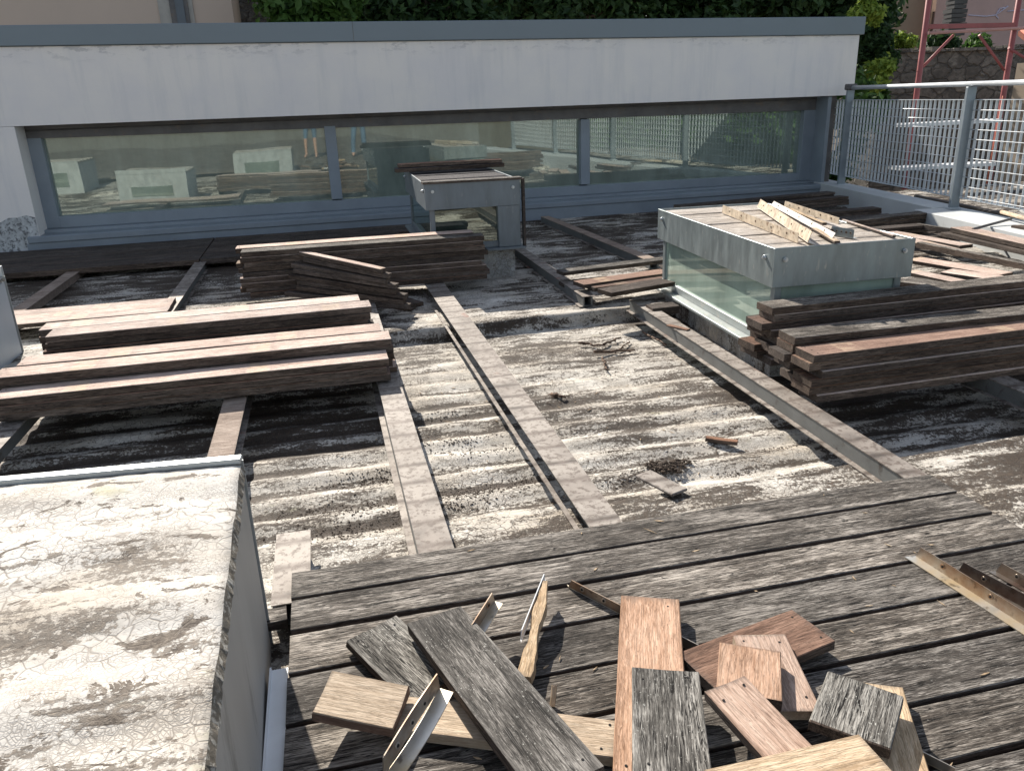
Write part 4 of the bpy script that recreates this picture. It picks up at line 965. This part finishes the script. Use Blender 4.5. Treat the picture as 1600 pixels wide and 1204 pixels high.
# stacked tiles / chimney
b = BM(); c0 = Py(1490, 30, 20)
for k in range(12):
    zz = c0.z-.42+k*.11; r_ = .27-.012*k+.05*((k*7) % 3)/2; box(b, c0.x-r_, c0.x+r_*.9, 19.8, 20.1+.03*(k % 2), zz, zz+.095)
tag(obj('tile_stack', b, plain('grey_slate', (.07, .07, .07), .8, var=.3)), 'stack of dark grey tiles standing before the mauve wall', 'tile stack')
b = BM(); c1 = Py(1596, 60, 14)
A = Vector((c1.x-.1, 14, c1.z+.05)); prism(b, [A, A+Vector((3, 0, .0)), A+Vector((3, -.9, -.55)), A+Vector((0, -.9, -.55))], (0, 0, .08))
for k in range(14): tube(b, A+Vector((.1+k*.2, 0, .09)), A+Vector((.1+k*.2, -.9, -.46)), .06, 8)
rfh = thing('shed', 'corner of a red tiled shed roof at the right edge', 'shed', (A.x+1.5, 13.5, -3))
obj('roof', b, plain('red_roof_tiles', (.42, .16, .11), .8, var=.2, scale=8), rfh)
b = BM(); box(b, A.x+.1, A.x+3, 13.2, 14, -3, A.z-.5); obj('wall', b, M_['beige'], rfh)
# ------------------------------------------------------------------ trees
def leafmat(name, c0, c1):
    s = N(name, .55); s.p.inputs['Specular IOR Level'].default_value = .35
    oi = s.n('NewGeometry'); v = s.coord(rnd=False); n1 = s.noise(v, 2.5, 3, .6)
    r = s.math('ADD', s.math('MULTIPLY', oi.outputs['Random Per Island'], .55), s.math('MULTIPLY', n1, .6))
    c = s.ramp(r, [(.25, c0), (.85, c1)]); s.set(s.p.inputs['Base Color'], c)
    tr = s.n('BsdfTranslucent'); s.l(c, tr.inputs['Color']); mx = s.n('MixShader'); mx.inputs[0].default_value = .35
    s.l(s.p.outputs[0], mx.inputs[1]); s.l(tr.outputs[0], mx.inputs[2]); s.l(mx.outputs[0], s.t.nodes['Material Output'].inputs['Surface'])
    return s.m
M_['leafdark'] = leafmat('dark_leaves', (.018, .045, .018), (.055, .11, .03))
M_['leafmid'] = leafmat('green_leaves', (.03, .08, .02), (.10, .19, .04))
M_['leafyel'] = leafmat('sunlit_yellow_green_leaves', (.12, .20, .03), (.38, .48, .08))  # yellow green, brightened so the foliage reads as sunlit
M_['trunk'] = plain('tree_bark', (.09, .07, .055), .95, var=.4, scale=8, bump=.8, bd=.02)
def leaves(clumps, n, size, mat, name, parent, seed, flat=1.0):
    rg = np.random.default_rng(seed); cl = np.array([c for c in clumps]); wt = cl[:, 3]**2; wt /= wt.sum()
    idx = rg.choice(len(cl), n, p=wt); dirs = rg.normal(size=(n, 3)); dirs /= np.linalg.norm(dirs, axis=1)[:, None]
    rad = cl[idx, 3]*(rg.random(n)**.45)*(1+.25*rg.normal(size=n)); pos = cl[idx, :3]+dirs*rad[:, None]*np.array([1, 1, flat])
    nrm = dirs+rg.normal(size=(n, 3))*.8+np.array([0, 0, .5]); nrm /= np.linalg.norm(nrm, axis=1)[:, None]
    t1 = np.cross(nrm, rg.normal(size=(n, 3))); t1 /= np.linalg.norm(t1, axis=1)[:, None]; t2 = np.cross(nrm, t1)
    s_ = size*(.6+.8*rg.random(n))[:, None]
    v = np.stack([pos-t1*s_, pos+t2*s_*.5+nrm*s_*.15, pos+t1*s_, pos-t2*s_*.5+nrm*s_*.15], 1).reshape(-1, 3)
    f = np.arange(n*4).reshape(n, 4)
    me = bpy.data.meshes.new(name); me.from_pydata(v.tolist(), [], f.tolist()); me.materials.append(mat)
    o = bpy.data.objects.new(name, me); COL.objects.link(o); o.parent = parent
    if parent is not None: o.matrix_basis = wmat(parent).inverted()
    return o
def tree(x, y, zc, r, label, mat, seed, n=9000, name='tree', size=.11, hscale=1.0, zb=-3, group='trees behind the building', nc=26):
    rn = random.Random(seed); t = thing(name, label, 'tree' if name == 'tree' else 'bush', (x, y, zb), group)
    cl = []
    for i in range(nc):
        d = Vector((rn.gauss(0, 1), rn.gauss(0, 1), rn.gauss(0, 1))).normalized()*r*rn.uniform(.25, .95)
        cl.append((x+d.x, y+d.y*.7, zc+d.z*hscale, r*rn.uniform(.18, .42)))
    if name == 'bush':
        leaves(cl, n, size, M_[mat], 'foliage', t, seed); return t
    b = BM(); tube(b, (x, y, zb), (x+.1, y, zc-.2*r), .16*r/1.8, 8, r1=.08*r/1.8)
    for c in cl[:9]: tube(b, (x+.05, y, zc-.5*r), c[:3], .05*r/1.8, 5, r1=.015)
    obj('trunk', b, M_['trunk'], t); leaves(cl, n, size, M_[mat], 'crown', t, seed); return t
for i, (px, Y, zc, r, mt, lb) in enumerate([
        (492, 15.5, 2.9, .95, 'leafmid', 'bushy sunlit tree left of the others behind the roof edge'),
        (575, 18, 3.6, 1.6, 'leafmid', 'green tree second from the left behind the roof edge'),  # lighter green on this crown and the previous one stands in for sun
        (668, 17, 3.5, 1.7, 'leafdark', 'dark tree third from the left behind the roof edge'),
        (760, 19, 4.0, 2.1, 'leafdark', 'dark tree in the middle behind the roof edge'),
        (870, 17.5, 3.6, 1.8, 'leafdark', 'dark tree right of the middle behind the roof edge'),
        (990, 18.5, 3.9, 2.0, 'leafdark', 'dark tree fourth from the right behind the roof edge'),
        (1110, 17.5, 3.6, 1.9, 'leafdark', 'dark tree third from the right behind the roof edge'),
        (1220, 18.5, 3.8, 2.0, 'leafdark', 'dark tree second from the right behind the roof edge'),
        (1300, 17, 3.0, 1.35, 'leafdark', 'rightmost dark tree behind the corner of the building')]):
    p = Py(px, 20, Y); tree(p.x, Y, zc, r, lb, mt, 40+i, n=11000 if r > 1.4 else 8000, size=.10, hscale=1.1)
def bush(px, py, Y, r, label, mat, seed, n=5000, size=.06, hs=1.0, base=-3):
    p = Py(px, py, Y); return tree(p.x, Y, p.z, r, label, mat, seed, n, 'bush', size, hs, base, 'ivy and bushes by the stone wall', nc=18)
bush(1357, 18, 14.6, .34, 'yellow green climbing shoots above the building corner', 'leafyel', 71, 1500, .06)
bush(1370, 112, 15.2, .42, 'ivy with sunlit leaves between the corner and the stone wall', 'leafyel', 72, 2300, .06, .9)
bush(1366, 62, 16.0, .55, 'dark ivy mass behind the sunlit shoots', 'leafdark', 73, 4500, .07, 1.3)
bush(1362, 165, 15.6, .50, 'green shrub at the foot of the stone wall by the corner', 'leafmid', 74, 3600, .07, 1)
bush(1410, 68, 17.3, .35, 'small ivy tuft on top of the stone wall left of the scaffold', 'leafyel', 75, 1200, .06, .5)
bush(1470, 72, 18.2, .5, 'low dark hedge growing behind the stone wall', 'leafdark', 76, 4500, .07, .45)
bush(1525, 72, 18.2, .45, 'second low dark hedge behind the stone wall near the right upright', 'leafmid', 77, 3800, .07, .4)
bush(1290, 235, 12.5, 1.0, 'leafy bush seen through the grating at the building corner', 'leafmid', 78, 5000, .08, 1.6)
# things only mirrored in the glass (right of and behind the camera)
for i, (x, y) in enumerate(((9.5, 4.0), (10.2, 1.2), (10.4, -2.0), (10, -6.0))):
    tree(x, y, .6, 1.7, 'green hedge tree right of the camera beyond the railing, %s towards the back' % ('one', 'two', 'three', 'four')[i], 'leafmid', 90+i, 6000, group='trees right of the terrace')
hw, _, _ = facade('house', 'pale house wall behind the photographer', 'house', 0, 1, -24, -3, 1.6, plain('grey_far_plaster', (.15, .145, .135), .9), 3, X0=-12, X1=9)  # plain grey base, toned down to mute the mirrored wall
# ------------------------------------------------------------------ people behind the camera (mirrored in the window)
def person(x, y, face, label, bare, seed):
    t = thing('person', label, 'person', (x, y, 0)); b = BM()
    s = [(0, 0, .95), (0, 0, 1.18), (0, 0, 1.40), (0, .0, 1.50), (0, .02, 1.62), (0, .02, 1.74)]
    J = {'pel': (0, 0, .95), 'ab': (0, 0, 1.15), 'ch': (0, 0, 1.36), 'ne': (0, 0, 1.49), 'he': (0, .015, 1.60), 'to': (0, .01, 1.72)}
    for k, sg in (('l', -1), ('r', 1)):
        J['hip'+k] = (.10*sg, 0, .90); J['kn'+k] = (.12*sg, .02, .49); J['an'+k] = (.13*sg, -.01, .08); J['toe'+k] = (.15*sg, .17, .035)
        J['sh'+k] = (.19*sg, 0, 1.42); J['el'+k] = (.25*sg, -.02, 1.13); J['wr'+k] = (.22*sg, .14, .92); J['hd'+k] = (.20*sg, .22, .88)
    R = {'pel': .17, 'ab': .15, 'ch': .17, 'ne': .065, 'he': .10, 'to': .08, 'hip': .11, 'kn': .085 if not bare else .065, 'an': .07 if not bare else .042, 'toe': .035, 'sh': .06, 'el': .042, 'wr': .03, 'hd': .035}
    E_ = [('pel', 'ab'), ('ab', 'ch'), ('ch', 'ne'), ('ne', 'he'), ('he', 'to')]
    for k in 'lr': E_ += [('pel', 'hip'+k), ('hip'+k, 'kn'+k), ('kn'+k, 'an'+k), ('an'+k, 'toe'+k), ('ch', 'sh'+k), ('sh'+k, 'el'+k), ('el'+k, 'wr'+k), ('wr'+k, 'hd'+k)]
    ks = list(J); me = bpy.data.meshes.new('body'); me.from_pydata([J[k] for k in ks], [(ks.index(p), ks.index(q)) for p, q in E_], [])
    o = bpy.data.objects.new('body', me); COL.objects.link(o); o.parent = t
    m = o.modifiers.new('s', 'SKIN'); sv = me.skin_vertices[0].data
    for i, k in enumerate(ks):
        r = R.get(k) or R[k[:-1]]; sv[i].radius = (r, r*.8); sv[i].use_root = (k == 'pel')
    m2 = o.modifiers.new('d', 'SUBSURF'); m2.levels = m2.render_levels = 2
    dg = bpy.context.evaluated_depsgraph_get(); ev = o.evaluated_get(dg); me2 = bpy.data.meshes.new_from_object(ev)
    o.modifiers.clear(); o.data = me2; me2.materials.clear()
    for q in ('skin', 'denim', 'shirt'): me2.materials.append(M_[q])
    for f in me2.polygons:
        z = f.center.z; ax = abs(f.center.x); f.use_smooth = True
        f.material_index = 2 if (z > .97 and z < 1.47 and ax < .24) else (1 if (z < .97 and ax < .21 and (z > (.52 if bare else .1))) else 0)
    t.rotation_euler = (0, 0, face)
    return t
person(1.45, -2.2, 0, 'person in blue jeans standing behind the camera', False, 1)
person(.25, -2.5, .2, 'person in shorts standing barefoot behind the camera', True, 2)
